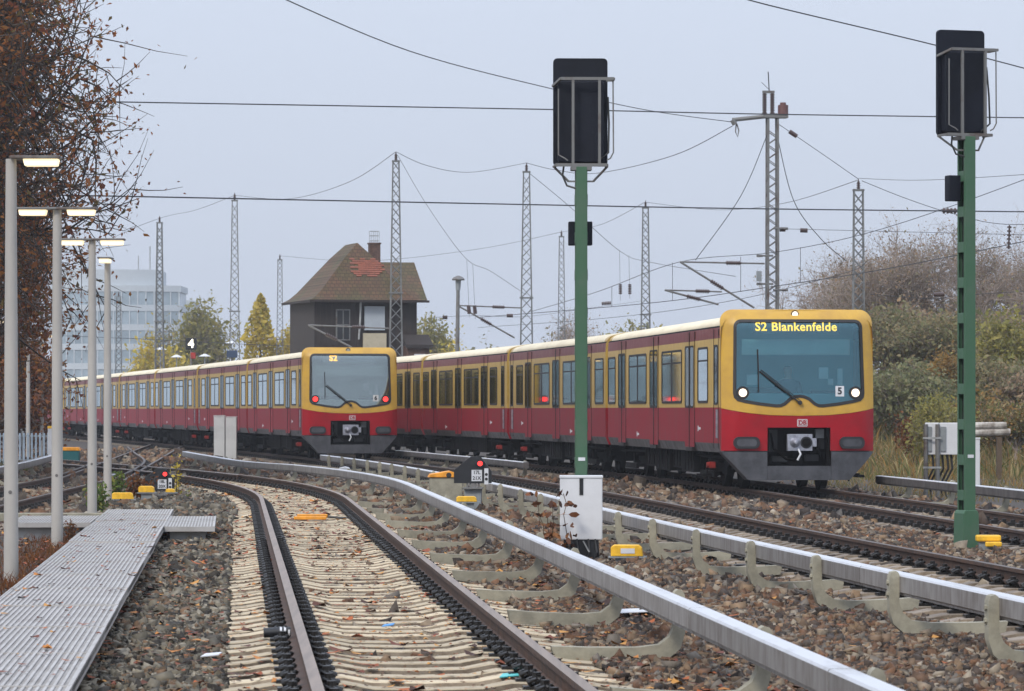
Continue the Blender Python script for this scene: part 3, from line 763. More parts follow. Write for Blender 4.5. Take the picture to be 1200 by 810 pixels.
def make_train(label, fn, d0, ncars, dest, number, lit):
    # chords along the track
    t = empty('commuter_train', (fn(d0), d0, 0), label=label, cat='train', group='red and ochre commuter trains')
    base = Vector((fn(d0), d0))
    pts = [(0.0, 0.0)]; d = d0
    for i in range(ncars):
        lo, hi = d, d + 19
        for _ in range(40):
            mid = (lo+hi)/2
            if math.hypot(mid-d, fn(mid)-fn(d)) < CARL: lo = mid
            else: hi = mid
        d = lo; pts.append((fn(d)-base.x, d-base.y))
    for i in range(ncars):
        c = carriage(t, fn, pts[i], pts[i+1], i == 0, i % 2 == 1)
        if i < ncars-1: link('gangway_bellows', GANG, c)
        if i == 0: head = c
    # ---- nose
    N = head
    def backto(x): return lambda y, z: max(.05, x - front_y(y, z))
    winhole = [(-1.10, 3.27), (1.10, 3.27)] + [(1.10+.14*math.sin(R(a)), 3.13+.14*math.cos(R(a))) for a in range(15, 91, 15)] + \
        [(1.265, 1.86), (1.25, 1.78), (1.19, 1.72), (1.05, 1.685), (.75, 1.635), (.45, 1.60), (.36, 1.605), (.28, 1.64), (.17, 1.735), (.08, 1.775), (0, 1.785)]
    winhole = winhole + [(-u, z) for u, z in reversed(winhole[2:-1])]
    top = rrect(-HW, HW, 0.5, 3.47, .24, 8)
    up = [p for p in top if p[1] > 1.6]
    # the yellow mask runs down to a sagging lower edge
    up = sorted([p for p in up if p[0] > 0], key=lambda p: p[1]) + sorted([p for p in up if p[0] <= 0], key=lambda p: -p[1])
    low = [(-HW, 1.60), (-HW, 1.575), (-1.3, 1.535), (-1.0, 1.485), (-.6, 1.445), (0, 1.43), (.6, 1.445), (1.0, 1.485), (1.3, 1.535), (HW, 1.575), (HW, 1.60)]
    nose_piece('front_mask', up + low, M['t_ochre'], N, 0, backto(.40), [winhole])
    red_top = [(u, z-.006) for u, z in reversed(low[1:-1])]
    nose_piece('lower_front_panel', red_top + [(-HW, .76), (-.62, .76), (-.62, 1.205), (.60, 1.205), (.60, .76), (HW, .76)], M['t_red'], N, .004, backto(.40))
    def inset(loop, k):
        cx = 0; cz = 2.45
        out = []
        n = len(loop)
        for i in range(n):
            a = Vector(loop[i-1]); b = Vector(loop[i]); c2 = Vector(loop[(i+1) % n])
            t1 = (b-a).normalized(); t2 = (c2-b).normalized(); tt = (t1+t2)
            tt = tt.normalized() if tt.length > 1e-6 else t1
            nrm = Vector((tt.y, -tt.x))
            out.append((b.x + nrm.x*k, b.y + nrm.y*k))
        return out
    wh_in = inset(winhole, .05); wh_out = inset(winhole, -.008)
    if abs(wh_in[0][1]) > abs(winhole[0][1]): wh_in = inset(winhole, -.05); wh_out = inset(winhole, .008)
    nose_piece('windscreen_seal', wh_out, M['rubber'], N, -.012, .05, [wh_in])
    nose_piece('windscreen', inset(winhole, .03) if abs(inset(winhole, .03)[0][1]) < abs(winhole[0][1]) else inset(winhole, -.03), M['shield' if lit == 'white' else 'shield_off'], N, .012, .006)
    # ---- cab interior behind the glass
    ci = M['cab_in'] if lit == 'white' else M['cab_in2']
    cb = MB(); x1 = 1.75
    cb.add([(x1, -1.36, 1.2), (x1, 1.36, 1.2), (x1, 1.36, 3.22), (x1, -1.36, 3.22)], [(0, 1, 2, 3)])
    cb.build('cab_rear_wall', ci, N)
    cb = MB(); cb.box(.42, .86, -1.3, 1.3, 1.45, 1.86, 0); cb.box(.52, .70, .25, .95, 1.86, 1.98, 1); cb.box(.52, .66, -.95, -.3, 1.86, 1.92, 1)
    cb.build('driver_desk', [ci, M['rubber']], N, bevel=.03)
    cb = MB(); cb.box(.40, .43, -.90, -.80, 2.02, 2.34); cb.box(.40, .43, -.62, -.44, 2.14, 2.36); cb.box(.40, .43, -.72, -.62, 2.02, 2.14); cb.box(.38, .41, .72, .96, 2.02, 2.22)
    cb.build('cab_papers', M['white'], N)
    cb = MB(); cb.box(.46, .48, -1.05, 1.05, 2.60, 2.90)
    cb.build('sun_blind', M['cab_in2'], N)
    # ---- destination display
    nose_piece('destination_display', [(-.88, 3.255), (.80, 3.255), (.80, 3.01), (-.88, 3.01)], M['black' if lit == 'white' else 'grey'], N, .045, .03)
    if dest:
        me = text_mesh('display_text', dest, .235 if len(dest) > 4 else .25, M['led'], .0045 if len(dest) > 4 else .009, 1.06)
        wtx = max(v.co.x for v in me.vertices) - min(v.co.x for v in me.vertices)
        on_nose(me, 'display_text', N, (-.04 if len(dest) > 4 else -.52), 3.13, .030)
    # ---- lamps
    hm = M['head_on'] if lit == 'white' else M['red_on']
    for u in (-1.09, 1.09):
        b = MB(); b.cyl((0, 0, 0), .125, .03, 'x', 20, 0); b.cyl((-.012, 0, 0), .078, .02, 'x', 20, 1)
        b.build('headlight' if lit == 'white' else 'tail_light', [M['rubber'], hm], N, True, loc=(front_y(u, 1.87)-.015, -u, 1.87))
    b = MB(); b.cyl((0, 0, 0), .075, .03, 'x', 18, 0); b.cyl((-.012, 0, 0), .055, .02, 'x', 18, 1)
    b.build('marker_light', [M['rubber'], M['head_on'] if lit == 'white' else M['head_off']], N, True, loc=(front_y(0, 3.38)-.012, .05, 3.375))
    for u in (-1.02, 1.02):
        nose_piece('lamp_cluster', rrect(u-.25, u+.25, .80, 1.03, .105), M['t_lamp'], N, -.055, .08)
        nose_piece('lamp_cluster_lens', rrect(u-.19, u+.19, .845, .985, .065), M['t_grey'], N, -.06, .02)
    # ---- skirt and coupler
    for s in (-1, 1):
        o_ = [(s*HW, .745), (s*.62, .745), (s*.62, .20), (s*.98, .20), (s*1.45, .70)]
        nose_piece('skirt', o_, M['t_grey'], N, .008, lambda y, z: max(.05, .62-front_y(y, z)))
    nose_piece('skirt_centre', [(-.615, .47), (.615, .47), (.615, .20), (-.615, .20)], M['t_grey'], N, .014, .10)
    b = MB(); b.box(.50, .52, -.61, .61, .2, 1.22, 0); b.box(.08, .5, .59, .615, .47, 1.2, 0); b.box(.08, .5, -.615, -.59, .47, 1.2, 0)
    for y, z, w, h in ((.45, .95, .16, .42), (-.47, .98, .14, .38), (.33, .60, .3, .1), (-.3, .62, .26, .12)): b.box(.38, .5, y-w/2, y+w/2, z-h/2, z+h/2, 1)
    b.tube([(.4, .5, 1.1), (.3, .45, .8), (.38, .2, .6), (.4, -.1, .58)], .025, 6, 0); b.tube([(.4, -.5, .6), (.32, -.42, .8), (.4, -.4, 1.1)], .02, 6, 0)
    b.box(.3, .45, -.52, -.36, 1.0, 1.17, 2)
    b.build('coupler_pocket', [M['t_dark'], M['black'], M['grey']], N)
    b = MB(); b.box(-.02, .10, -.24, .24, .76, 1.08, 0); b.cyl((-.16, .10, .92), .03, .16, 'x', 14, 0, .11)
    b.cyl((-.035, -.12, .92), .115, .04, 'x', 18, 1); b.cyl((-.04, -.12, .92), .085, .02, 'x', 18, 2); b.box(.1, .5, -.14, .14, .80, 1.0, 1)
    b.box(-.03, .08, -.32, -.24, .84, 1.0, 0); b.tube([(-.05, .04, .80), (-.09, .0, .70), (-.08, .06, .58)], .022, 6, 3)
    b.build('coupler_head', [M['steel'], M['black'], M['t_dark'], M['white']], N, smooth=True, bevel=.006)
    # ---- wiper
    f_ = lambda u, z, o=-.05: (front_y(u, z)+o, -u, z)
    b = MB(); b.tube([f_(-.02, 1.69), f_(-.4, 1.98, -.07), f_(-.77, 2.28, -.05)], .016, 6)
    b.tube([f_(.03, 1.70), f_(-.35, 2.0, -.07), f_(-.74, 2.31, -.05)], .008, 5)
    b.tube([f_(-.79, 1.88, -.03), f_(-.79, 2.28, -.04), f_(-.80, 2.70, -.03)], .014, 6); b.cyl(f_(0, 1.68, -.07), .04, .07, 'x', 10)
    b.build('wiper', M['rubber'], N)
    # ---- badge and set number
    nose_piece('company_badge', rrect(-.05, .15, 1.225, 1.365, .02, 3), M['white'], N, -.004, .01)
    nose_piece('company_badge', rrect(-.037, .137, 1.238, 1.352, .015, 3), M['t_red'], N, -.007, .004)
    nose_piece('company_badge', rrect(-.028, .128, 1.247, 1.343, .012, 3), M['white'], N, -.009, .004)
    on_nose(text_mesh('company_badge', 'DB', .11, M['t_red'], .004), 'company_badge', N, .05, 1.295, -.0115)
    nose_piece('number_plate', [(.70, 2.0), (.87, 2.0), (.87, 1.80), (.70, 1.80)], M['white'] if lit == 'white' else M['cab_grey'], N, .004, .004)
    on_nose(text_mesh('number', number, .18, M['black'], .006), 'number', N, .785, 1.90, -.001)
    return t, head
trA, headA = make_train('nearer red and ochre train with lit headlights and S2 Blankenfelde display', T3, 75.0, 8, 'S2 Blankenfelde', '5', 'white')
trB, headB = make_train('farther red and ochre train standing left with red tail lights', T2, 121.0, 8, 'S2', '6', 'red')

# the driver behind the windscreen of the nearer train
def skin_person():
    pts = [(0, 0, .95), (0, 0, 1.2), (0, 0, 1.45), (0, 0, 1.53), (0, 0, 1.60), (.01, 0, 1.70), (.005, 0, 1.80),
           (0, .19, 1.43), (-.06, .25, 1.17), (-.30, .17, 1.08), (-.38, .15, 1.10), (0, -.19, 1.43), (-.06, -.25, 1.17), (-.30, -.17, 1.08), (-.38, -.15, 1.10),
           (-.25, .11, .93), (-.45, .12, .92), (-.25, -.11, .93), (-.45, -.12, .92)]
    ed = [(0, 1), (1, 2), (2, 3), (3, 4), (4, 5), (5, 6), (2, 7), (7, 8), (8, 9), (9, 10), (2, 11), (11, 12), (12, 13), (13, 14), (0, 15), (15, 16), (0, 17), (17, 18)]
    rad = [.16, .15, .15, .065, .075, .105, .06, .075, .055, .042, .04, .075, .055, .042, .04, .09, .075, .09, .075]
    me = bpy.data.meshes.new('person'); me.from_pydata(pts, ed, [])
    o = bpy.data.objects.new('person', me); COL.objects.link(o)
    s = o.modifiers.new('skin', 'SKIN'); s.use_smooth_shade = True
    for i, v in enumerate(me.skin_vertices[0].data): v.radius = (rad[i], rad[i]*(.75 if i < 3 else 1)); v.use_root = (i == 0)
    o.modifiers.new('sub', 'SUBSURF').render_levels = 2
    return o
drv = skin_person()
m_ = bpy.data.materials.new('driver_skin_and_uniform'); m_.use_nodes = True
n_, l_ = m_.node_tree.nodes, m_.node_tree.links
tc_ = n_.new('ShaderNodeTexCoord'); sp_ = n_.new('ShaderNodeSeparateXYZ'); l_.new(tc_.outputs['Object'], sp_.inputs[0])
rp_ = n_.new('ShaderNodeValToRGB'); rp_.color_ramp.interpolation = 'CONSTANT'
rp_.color_ramp.elements[0].color = (.03, .035, .06, 1); rp_.color_ramp.elements[1].position = .76; rp_.color_ramp.elements[1].color = (.55, .33, .25, 1)
e_ = rp_.color_ramp.elements.new(.878); e_.color = (.06, .04, .03, 1)
dv_ = n_.new('ShaderNodeMath'); dv_.operation = 'DIVIDE'; dv_.inputs[1].default_value = 2.0
l_.new(sp_.outputs['Z'], dv_.inputs[0]); l_.new(dv_.outputs[0], rp_.inputs[0]); l_.new(rp_.outputs[0], n_['Principled BSDF'].inputs['Base Color'])
drv.data.materials.append(m_)
bpy.context.view_layer.update()
drv.location = headA.matrix_world @ Vector((1.25, .02, .62)); drv.rotation_euler = (0, 0, headA.matrix_world.to_euler().z)
tag(drv, 'driver in dark uniform seated behind the windscreen of the nearer train', 'person')

# ================================================================ main signals (seen from behind)
GZ = -0.26      # level of the ballast
def main_signal(label, x, d, rz, ztop, hb, post_w, cab):
    """green post of two channels with batten plates, dark board with its cage of grey angle bars"""
    r = empty('main_signal', (x, d, 0), rz, label, 'signal', 'main signals seen from behind')
    zp = ztop - hb - .02
    b = MB(); w = post_w/2
    for s in (-1, 1):
        b.box(-w, w, s*.115-.010, s*.115+.010, GZ, zp)
        for q in (-1, 1): b.box(q*w-.006, q*w+.006, min(s*.106, s*.078), max(s*.106, s*.078), GZ, zp)
    z = .42
    while z < zp-.15:
        for q in (-1, 1): b.box(q*w-.003, q*w+.011*q if q > 0 else q*w+.003, -.09, .09, z, z+.13) if q > 0 else b.box(-w-.011, -w+.003, -.09, .09, z, z+.13)
        z += .44
    b.build('post', M['green'], r, bevel=.004)
    MB().box(-.012, .012, -.10, .10, GZ, zp-.02).build('post_core', M['green_dk'], r)
    MB().prism([(-w-.05, GZ-.06), (w+.05, GZ-.06), (w+.035, .26), (w+.014, .30), (-w-.014, .30), (-w-.035, .26)], -.145, .145).build('post_foot', M['green'], r, bevel=.008)
    W = .32; y0 = .16; z0 = ztop-hb
    MB().prism(rrect(-W, W, z0, ztop, .05, 4), y0, y0+.05).build('signal_board', M['sigback'], r)
    MB().prism(rrect(-W+.05, W-.05, z0+.04, ztop-.28, .03, 3), .02, y0-.001).build('lamp_housing', M['sigback'], r, bevel=.01)
    c = MB(); zt = ztop-.26
    def bar(p, q, s=.018): c.tube([p, q], s, 4)
    yb = -.10
    bar((-.10, yb, z0-.02), (-.10, yb, zt), .022); bar((.21, yb, z0-.02), (.21, yb, zt), .022)
    bar((-.24, yb, zt), (.38, yb, zt), .024); bar((-.24, yb, zt), (-.325, y0, zt-.07), .02); bar((.38, yb, zt), (.38, y0+.02, zt), .018); bar((.30, y0, zt), (.38, y0, zt), .018)
    bar((-.30, yb, z0), (.30, yb, z0), .026); bar((-.30, yb, z0), (-.30, y0, z0), .02); bar((.30, yb, z0), (.30, y0, z0), .02)
    bar((-.32, y0, z0), (-.15, yb+.05, z0-.19), .014); bar((.32, y0, z0), (.14, yb+.05, z0-.19), .014); bar((-.15, yb+.05, z0-.19), (.14, yb+.05, z0-.19), .014)
    c.tube([(.37, yb+.03, zt-.02), (.375, yb+.03, z0+.15), (.34, yb+.04, z0+.08), (.30, yb+.05, z0+.06)], .009, 5)
    c.tube([(-.27, yb+.02, zt-.12), (-.27, yb+.02, z0+.12), (-.2, yb, z0+.08), (-.16, yb, z0+.05)], .009, 5)
    c.box(-.12, .12, -.12, .14, z0-.06, z0-.015)
    c.build('cage', M['galv_dk'], r)
    c = MB()
    c.tube([(-.20, -.02, z0+.02), (-.22, -.04, z0-.12), (-.17, -.06, z0-.24), (-.05, -.1, z0-.28)], .012, 6)
    c.tube([(.32, .1, zt-.2), (.33, .05, z0+.5), (.32, .0, z0+.15), (.2, 0, z0+.05)], .012, 6)
    c.build('cable', M['cable'], r)
    MB().box(-.14, .14, .12, .28, 3.48, 3.76).build('relay_box', M['sigback'], r, bevel=.012) if cab else MB().box(-.235, -.075, .0, .14, zp-.80, zp-.48).build('relay_box', M['sigback'], r, bevel=.012)
    MB().box(-.04, .04, -.131, -.1255, .95, .99).build('number_tag', M['white'], r)
    return r, zp
s1, _ = main_signal('tall green signal rising from the white cabinet, dark board seen from behind', gx(681, 46), 46, R(2), 5.68, 1.27, .125, True)
s2, _ = main_signal('tall green slotted signal post at the right edge, dark board seen from behind', gx(1132.5, 48.8), 48.8, R(18), 6.28, 1.32, .135, False)
# white cabinet at the foot of the first signal
r = empty('signal_cabinet', (gx(681, 45.6), 45.6, 0), 0, 'white cabinet with a dark slot at the foot of the middle signal', 'cabinet')
MB().box(-.245, .245, -.14, .14, .04, .76).build('housing', M['white'], r, bevel=.012)
MB().box(-.252, .252, -.15, .15, .755, .785).build('lid', M['white'], r, bevel=.006)
MB().box(-.022, .022, -.148, -.13, .56, .752).build('slot', M['black'], r)
b = MB().prism([(-.22, GZ-.05), (.22, GZ-.05), (.2, .035), (-.2, .035)], -.12, .12)
for q in (-.15, -.05, .08, .16): b.tube([(q, -.13, .05), (q+.02, -.16, -.1), (q-.03, -.14, GZ)], .014, 5)
b.build('cable_base', M['black'], r)
MB().tube([(.02, -.155, .03), (.09, -.17, -.1)], .009, 5).build('pipe', M['galv'], r)
tag(MB().tube([(gx(700, 45.4), 45.4, -.2), (1.45, 44.6, -.20), (2.0, 43.6, -.19), (2.6, 43.9, -.20), (3.1, 45.2, -.2)], .022, 6).build('cable', M['cable'], smooth=True),
    'black cable lying on the ballast right of the white cabinet', 'cable')
# withered plant climbing up the cabinet
LEAFB = [(-1, 0, .1), (-.3, -.5, 0), (.5, -.4, .1), (1, 0, .2), (.5, .4, .1), (-.3, .5, 0)]
def leaf_cloud(pts, size, g, simple=False):
    """six-sided leaves at the points, turned at random -> verts, tris"""
    pts = np.asarray(pts); n = len(pts)
    base = np.array(LEAFB); s = size*g.lognormal(0, .3, n)
    q = g.normal(0, 1, (n, 4)); q /= np.linalg.norm(q, axis=1)[:, None]
    w, x, y, z = q.T
    Rm = np.stack([np.stack([1-2*(y*y+z*z), 2*(x*y-w*z), 2*(x*z+w*y)], -1), np.stack([2*(x*y+w*z), 1-2*(x*x+z*z), 2*(y*z-w*x)], -1), np.stack([2*(x*z-w*y), 2*(y*z+w*x), 1-2*(x*x+y*y)], -1)], 1)
    v = np.einsum('nij,kj->nki', Rm, base)*s[:, None, None] + pts[:, None, :]
    if simple: return v[:, [0, 1, 3, 5]].reshape(-1, 3), (np.array([(0, 1, 2), (0, 2, 3)])[None]+4*np.arange(n)[:, None, None]).reshape(-1, 3)
    tri = np.array([(0, 1, 5), (1, 2, 4), (1, 4, 5), (2, 3, 4)])
    return v.reshape(-1, 3), (tri[None]+6*np.arange(n)[:, None, None]).reshape(-1, 3)
def bladed(n, g, area, hmin, hmax, wdt=.012, lean=.35):
    """grass blades as two-triangle strips"""
    P = np.array([area(g) for _ in range(n)])
    h = g.uniform(hmin, hmax, n); th = g.uniform(0, 6.28, n); ln = g.normal(0, lean, (n, 2))*h[:, None]
    dx, dy = np.cos(th)*wdt, np.sin(th)*wdt
    z = P[:, 2]
    a = np.stack([P[:, 0]-dx, P[:, 1]-dy, z], -1); b_ = np.stack([P[:, 0]+dx, P[:, 1]+dy, z], -1)
    m1 = np.stack([P[:, 0]-dx*.7+ln[:, 0]*.35, P[:, 1]-dy*.7+ln[:, 1]*.35, z+h*.6], -1); m2 = np.stack([P[:, 0]+dx*.7+ln[:, 0]*.35, P[:, 1]+dy*.7+ln[:, 1]*.35, z+h*.6], -1)
    t = np.stack([P[:, 0]+ln[:, 0], P[:, 1]+ln[:, 1], z+h], -1)
    V = np.stack([a, b_, m2, m1, t], 1).reshape(-1, 3)
    tri = np.array([(0, 1, 2), (0, 2, 3), (3, 2, 4)])
    return V, (tri[None]+5*np.arange(n)[:, None, None]).reshape(-1, 3)
M['leaf_dead'] = island_mat('withered_leaf', [(.16, .06, .025), (.10, .04, .02), (.22, .09, .03), (.07, .03, .018)], .7, .3)
M['stem'] = mat('plant_stem', (.09, .06, .035), .8)
g1 = np.random.default_rng(3)
r = empty('climbing_plant', (gx(658, 45.2), 45.2, GZ), 0, 'withered brown climbing plant on the left edge of the white cabinet', 'plant')
b = MB(); lp = []
for k in range(5):
    x0 = g1.uniform(-.14, .03); xx_ = x0 + np.cumsum(g1.normal(0, .025, 8)); p = [(float(xx_[i]), float(g1.normal(0, .02)), i*.12) for i in range(9-k if k < 4 else 5) if i < 8]
    b.tube(p, .006, 4); lp += [(q[0]+g1.normal(0, .05), q[1]-.03+g1.normal(0, .03), q[2]) for q in p for _ in range(4)]
b.build('stem', M['stem'], r); lp += [(.10, -.06, .74), (.16, -.06, .70), (.12, -.06, .46), (.08, -.06, .30)]; v, f = leaf_cloud(lp, .044, g1); link('foliage', np_mesh('foliage', v, f, M['leaf_dead']), r)

# ================================================================ yellow track magnets
def magnet(label, x, d, w, z0, h, rz=0, plate=False, legs=True, grp='yellow track magnets'):
    r = empty('track_magnet', (x, d, z0), rz, label, 'magnet', grp)
    MB().prism([(-w/2, 0), (w/2, 0), (w/2-.015, h*.75), (w/2-.05, h), (-w/2+.03, h), (-w/2, h*.8)], -.10, .10).build('cover', M['yellow'], r, bevel=.01)
    MB().box(-w/2-.03, w/2+.04, -.12, .12, -.02, -.001).build('base_plate', M['grey'], r)
    if legs: MB().box(-w/2+.05, w/2-.05, -.08, .08, GZ-z0-.06, -.021).build('bracket', M['grey'], r)
    if plate: MB().box(-.07, .09, -.106, -.09, h*.25, h*.7).build('label_plate', M['white'], r)
    return r
magnet('yellow magnet box with a white plate right of the white cabinet', gx(735, 45), 45, .37, GZ+.13, .13, R(-4), True)
magnet('small yellow box in front of the grey shunting signal', gx(547, 64.5), 64.5, .34, gz(588, 64.5), .09)
magnet('yellow box on the left of the walkway end', gx(144, 72), 72, .40, gz(585, 72), .12, R(5))
magnet('yellow box half hidden by the rusty bush', gx(172, 74.5), 74.5, .30, gz(577, 74.5), .12)
magnet('small yellow box at the foot of the left shunting signal', gx(200, 76), 76, .18, gz(577, 76), .07)
r = empty('point_heater', (gx(1156, 48.2), 48.2, GZ), 0, 'twin yellow capped grey device at the foot of the right signal', 'device')
MB().prism([(-.07, -.05), (.06, -.05), (.10, .18), (-.10, .18)], -.06, .06).build('stand', M['grey'], r, bevel=.01)
MB().box(-.13, .17, -.10, .08, .19, .27).build('cap', M['yellow'], r, bevel=.02)
MB().box(-.03, .17, -.17, -.10, .13, .19).build('cap', M['yellow'], r, bevel=.015)
MB().tube([(-.1, -.05, .02), (-.25, -.08, .05), (-.32, 0, .03), (-.2, .15, .02)], .018, 6).tube([(.1, -.05, .1), (.2, -.1, .03), (.5, -.1, .03), (.9, .2, .02)], .018, 6).build('cable', M['cable'], r)
# orange bars between the near rails
r = empty('track_balise', (T1(62), 62, -.2), 0, 'pair of orange bars between the rails of the near track', 'balise')
MB().box(-.27, .24, -.35, -.25, .02, .07).build('bar', M['orange'], r, bevel=.01); MB().box(-.25, .23, .25, .35, .03, .09).build('bar', M['orange'], r, bevel=.01)
MB().tube([(.22, .3, .05), (.5, .25, .03), (.62, .1, .02)], .02, 5).build('cable', M['cable'], r)

# ================================================================ shunting signals
def shunting(label, x, d, s, rows, rz=0, z0=.28):
    r = empty('shunting_signal', (x, d, 0), rz, label, 'signal', 'low shunting signals')
    w = .325*s; h = .46*s
    MB().prism([(-w, z0), (w, z0), (w, z0+h*.45), (w*.42, z0+h), (-w*.12, z0+h), (-w, z0+h*.50)], 0, .05).build('board', M['black'], r, bevel=.006)
    b = MB()
    for u, v in ((.02, .76), (-.28, .30)): b.cyl((u*s*1.4-.02, -.02, z0+v*h), .045*s, .03, 'y', 14)
    b.build('dark_lens', M['rubber'], r)
    b = MB(); b.cyl((.13*s, -.05, z0+.74*h), .06*s, .06, 'y', 16, 0); b.cyl((.13*s, -.056, z0+.74*h), .042*s, .02, 'y', 16, 1)
    b.build('red_light', [M['black'], M['red_on']], r, True)
    MB().box(.20*s, .27*s, -.012, -.001, z0-.02, z0+.56*h).build('lens_strip', M['white'], r)
    b = MB(); b.cyl((.235*s, -.02, z0+.33*h), .026*s, .01, 'y', 12); b.cyl((.235*s, -.02, z0+.16*h), .026*s, .01, 'y', 12); b.build('lens', M['rubber'], r)
    MB().box(-.02*s, .16*s, -.012, -.001, z0+.08*h, z0+.50*h).build('name_plate', M['white'], r)
    for i, t in enumerate(rows):
        o = link('lettering', text_mesh('lettering', t, .085*s, M['black'], .002), r, (.07*s, -.015, z0+(.40-.21*i)*h), (R(90), 0, 0))
    b = MB(); b.prism([(-.13*s, GZ-.05), (.13*s, GZ-.05), (.15*s, z0-.10), (-.15*s, z0-.10)], .06, .24); b.build('housing', M['grey'], r, bevel=.01)
    b = MB(); b.box(-.16*s, .17*s, -.02, .24, z0-.10, z0-.07, 0)
    for q in (-.1, -.04, .04, .1): b.box(q*s-.012, q*s+.012, .02, .05, z0-.07, z0+.02, 0)
    b.build('mounting', M['galv_dk'], r)
    return r
shunting('shunting signal with red light and number plate between the near conductor rails', gx(554, 67.6), 67.6, 1.0, ['17L', '21X'], R(-3))
shunting('shunting signal with red light at the far end of the walkway', gx(186, 77), 77, .95, ['18L', '20X'], R(3), -.04)
# cream box with yellow lid beside it
r = empty('track_side_box', (gx(523, 70), 70, GZ), R(4), 'cream box with a sloping yellow lid left of the shunting signal', 'box')
MB().box(-.30, .28, -.2, .2, -.05, .60).build('body', M['bracket'], r, bevel=.015)
MB().prism([(-.33, .602), (.31, .602), (.28, .64), (.05, .72), (-.30, .66)], -.23, .23).build('lid', M['orange'], r, bevel=.01)
# white hood further back
r = empty('cable_hood', (gx(403, 100), 100, GZ), 0, 'small white hood beyond the near conductor rail in front of the far train', 'hood')
MB().prism([(-.31, -.05), (.30, -.05), (.27, .12), (.13, .33), (.02, .36), (-.10, .33), (-.29, .12)], -.2, .2).build('body', M['white'], r, bevel=.02)
MB().box(.15, .19, -.215, -.2, .06, .15).build('latch', M['black'], r)
MB().tube([(-.09, -.14, .345), (-.03, -.14, .37), (.03, -.14, .362)], .012, 5).build('handle', M['black'], r)
for q, lab in ((-9.98, 'left of the two tall pale grey cabinets before the far train'), (-9.58, 'right of the two tall pale grey cabinets before the far train')):
    r = empty('relay_cabinet', (q-.0, 134, -.3), 0, lab, 'cabinet', 'pale grey cabinets by the far train')
    hgt = 1.30 + .3 + (.02 if q < -9.7 else -.02)
    MB().box(-.185, .185, -.18, .18, 0.1, hgt).build('housing', M['cab_grey'], r, bevel=.012); MB().box(-.195, .195, -.19, .19, hgt+.003, hgt+.03).build('lid', M['cab_grey'], r)
    MB().box(-.17, .17, -.17, .17, -.1, .098).build('plinth', M['sleeper_old'], r)
# wheel sensor on the left near rail
d = 29.0; x = T1(d) - .753
r = empty('wheel_sensor', (x, d, -.10), -math.atan(-.0705), 'dark wheel sensor clamped to the left rail of the near track', 'sensor')
MB().tube([(-.25, 0, .0), (-.05, 0, .01)], .036, 10).build('sensor_head', M['black'], r, True)
b = MB()
for q in (-.13, -.10, -.07): b.tube([(q, 0, .005), (q+.015, 0, .005)], .039, 10)
b.build('white_bands', M['white'], r)
# pieces of litter
for (lx, ly, lab, m_, sz) in ((345, 770, 'scrap of white paper on the ballast at the lower left', 'white', .07), (455, 735, 'blue scrap between the near rails', None, .05), (598, 794, 'turquoise scrap between the near rails near the bottom', 'x', .07), (745, 718, 'flat white board on the ballast beyond the near conductor rail', 'white', .16)):
    dd = F*(EYE+.18)/(ly-480)
    if m_ != 'white': m_ = 'litter_blue' if m_ is None else 'litter_turq'
    if m_ not in M: M[m_] = mat(m_, (.05, .25, .55) if 'blue' in m_ else (.10, .5, .5), .5)
    xx = gx(lx, dd) if lab.startswith('scrap') is False else WR(dd)+.75
    o = MB().add([(-sz, -sz*1.5, .0), (sz*.8, -sz*1.3, .012), (sz, sz*1.2, .02), (-sz*.7, sz*1.6, .008), (-sz, -sz*1.5, .006), (sz*.8, -sz*1.3, .018), (sz, sz*1.2, .026), (-sz*.7, sz*1.6, .014)], [(3, 2, 1, 0), (4, 5, 6, 7), (0, 1, 5, 4), (1, 2, 6, 5), (2, 3, 7, 6), (3, 0, 4, 7)]).build('litter', M[m_], loc=(xx, dd, -.175))
    tag(o, lab, 'litter')

# ================================================================ platform lamps
def lamp_head(r, z, side, rz=0):
    o = MB().prism([(0, .0), (.52, .0), (.52, .03), (0, .03)], -.12, .12).build('lamp_arm', M['galv_dk'], r, bevel=.006, loc=(0, 0, z), rot=(0, 0, rz))
    h = MB().prism([(.13, -.012), (.50, -.012), (.485, -.085), (.15, -.085)], -.09, .09).build('lamp_lens', M['lamp_on'], r, bevel=.01, loc=(0, 0, z+.01), rot=(0, 0, rz))
def lamp_post(label, x, d, hgt, dirs, grp='platform lamps', top=1.0):
    r = empty('lamp_post', (x, d, GZ-.05), 0, label, 'lamp', grp)
    b = MB(); b.tube([(0, 0, 0), (0, 0, hgt*.6), (0, 0, hgt-.03)], [.078, .068, .056], 16)
    b.build('pole', M['post'], r, True)
    MB().cyl((0, 0, .0), .10, .06, 'z', 14).cyl((.0, -.078, 1.0), .02, .02, 'y', 8).build('base_collar', M['galv_dk'], r)
    for a in dirs: lamp_head(r, hgt-.03, 1, a)
    return r
lamp_post('nearest grey lamp post at the left edge with one lit head', gx(13, 40.9), 40.9, 4.50, [0])
lamp_post('second grey lamp post from the left edge with two lit heads', gx(67, 51.3), 51.3, 4.50, [0, math.pi])
lamp_post('third grey lamp post beside the walkway with two lit heads', gx(108, 62), 62, 4.56, [0, math.pi])
lamp_post('fourth grey lamp post by the walkway end with its head seen end on', gx(126, 72.5), 72.5, 4.66, [R(-92)])
lamp_post('distant lamp post with a lit head left of the second lamp post', gx(33, 136), 136, 4.55, [0], 'far platform lamps')
lamp_post('distant lamp post with a lit head close behind the second lamp post', gx(49, 141), 141, 4.55, [0], 'far platform lamps')
lamp_post('distant lamp post with a lit head behind the nearest lamp post', gx(10, 118), 118, 4.55, [math.pi], 'far platform lamps')

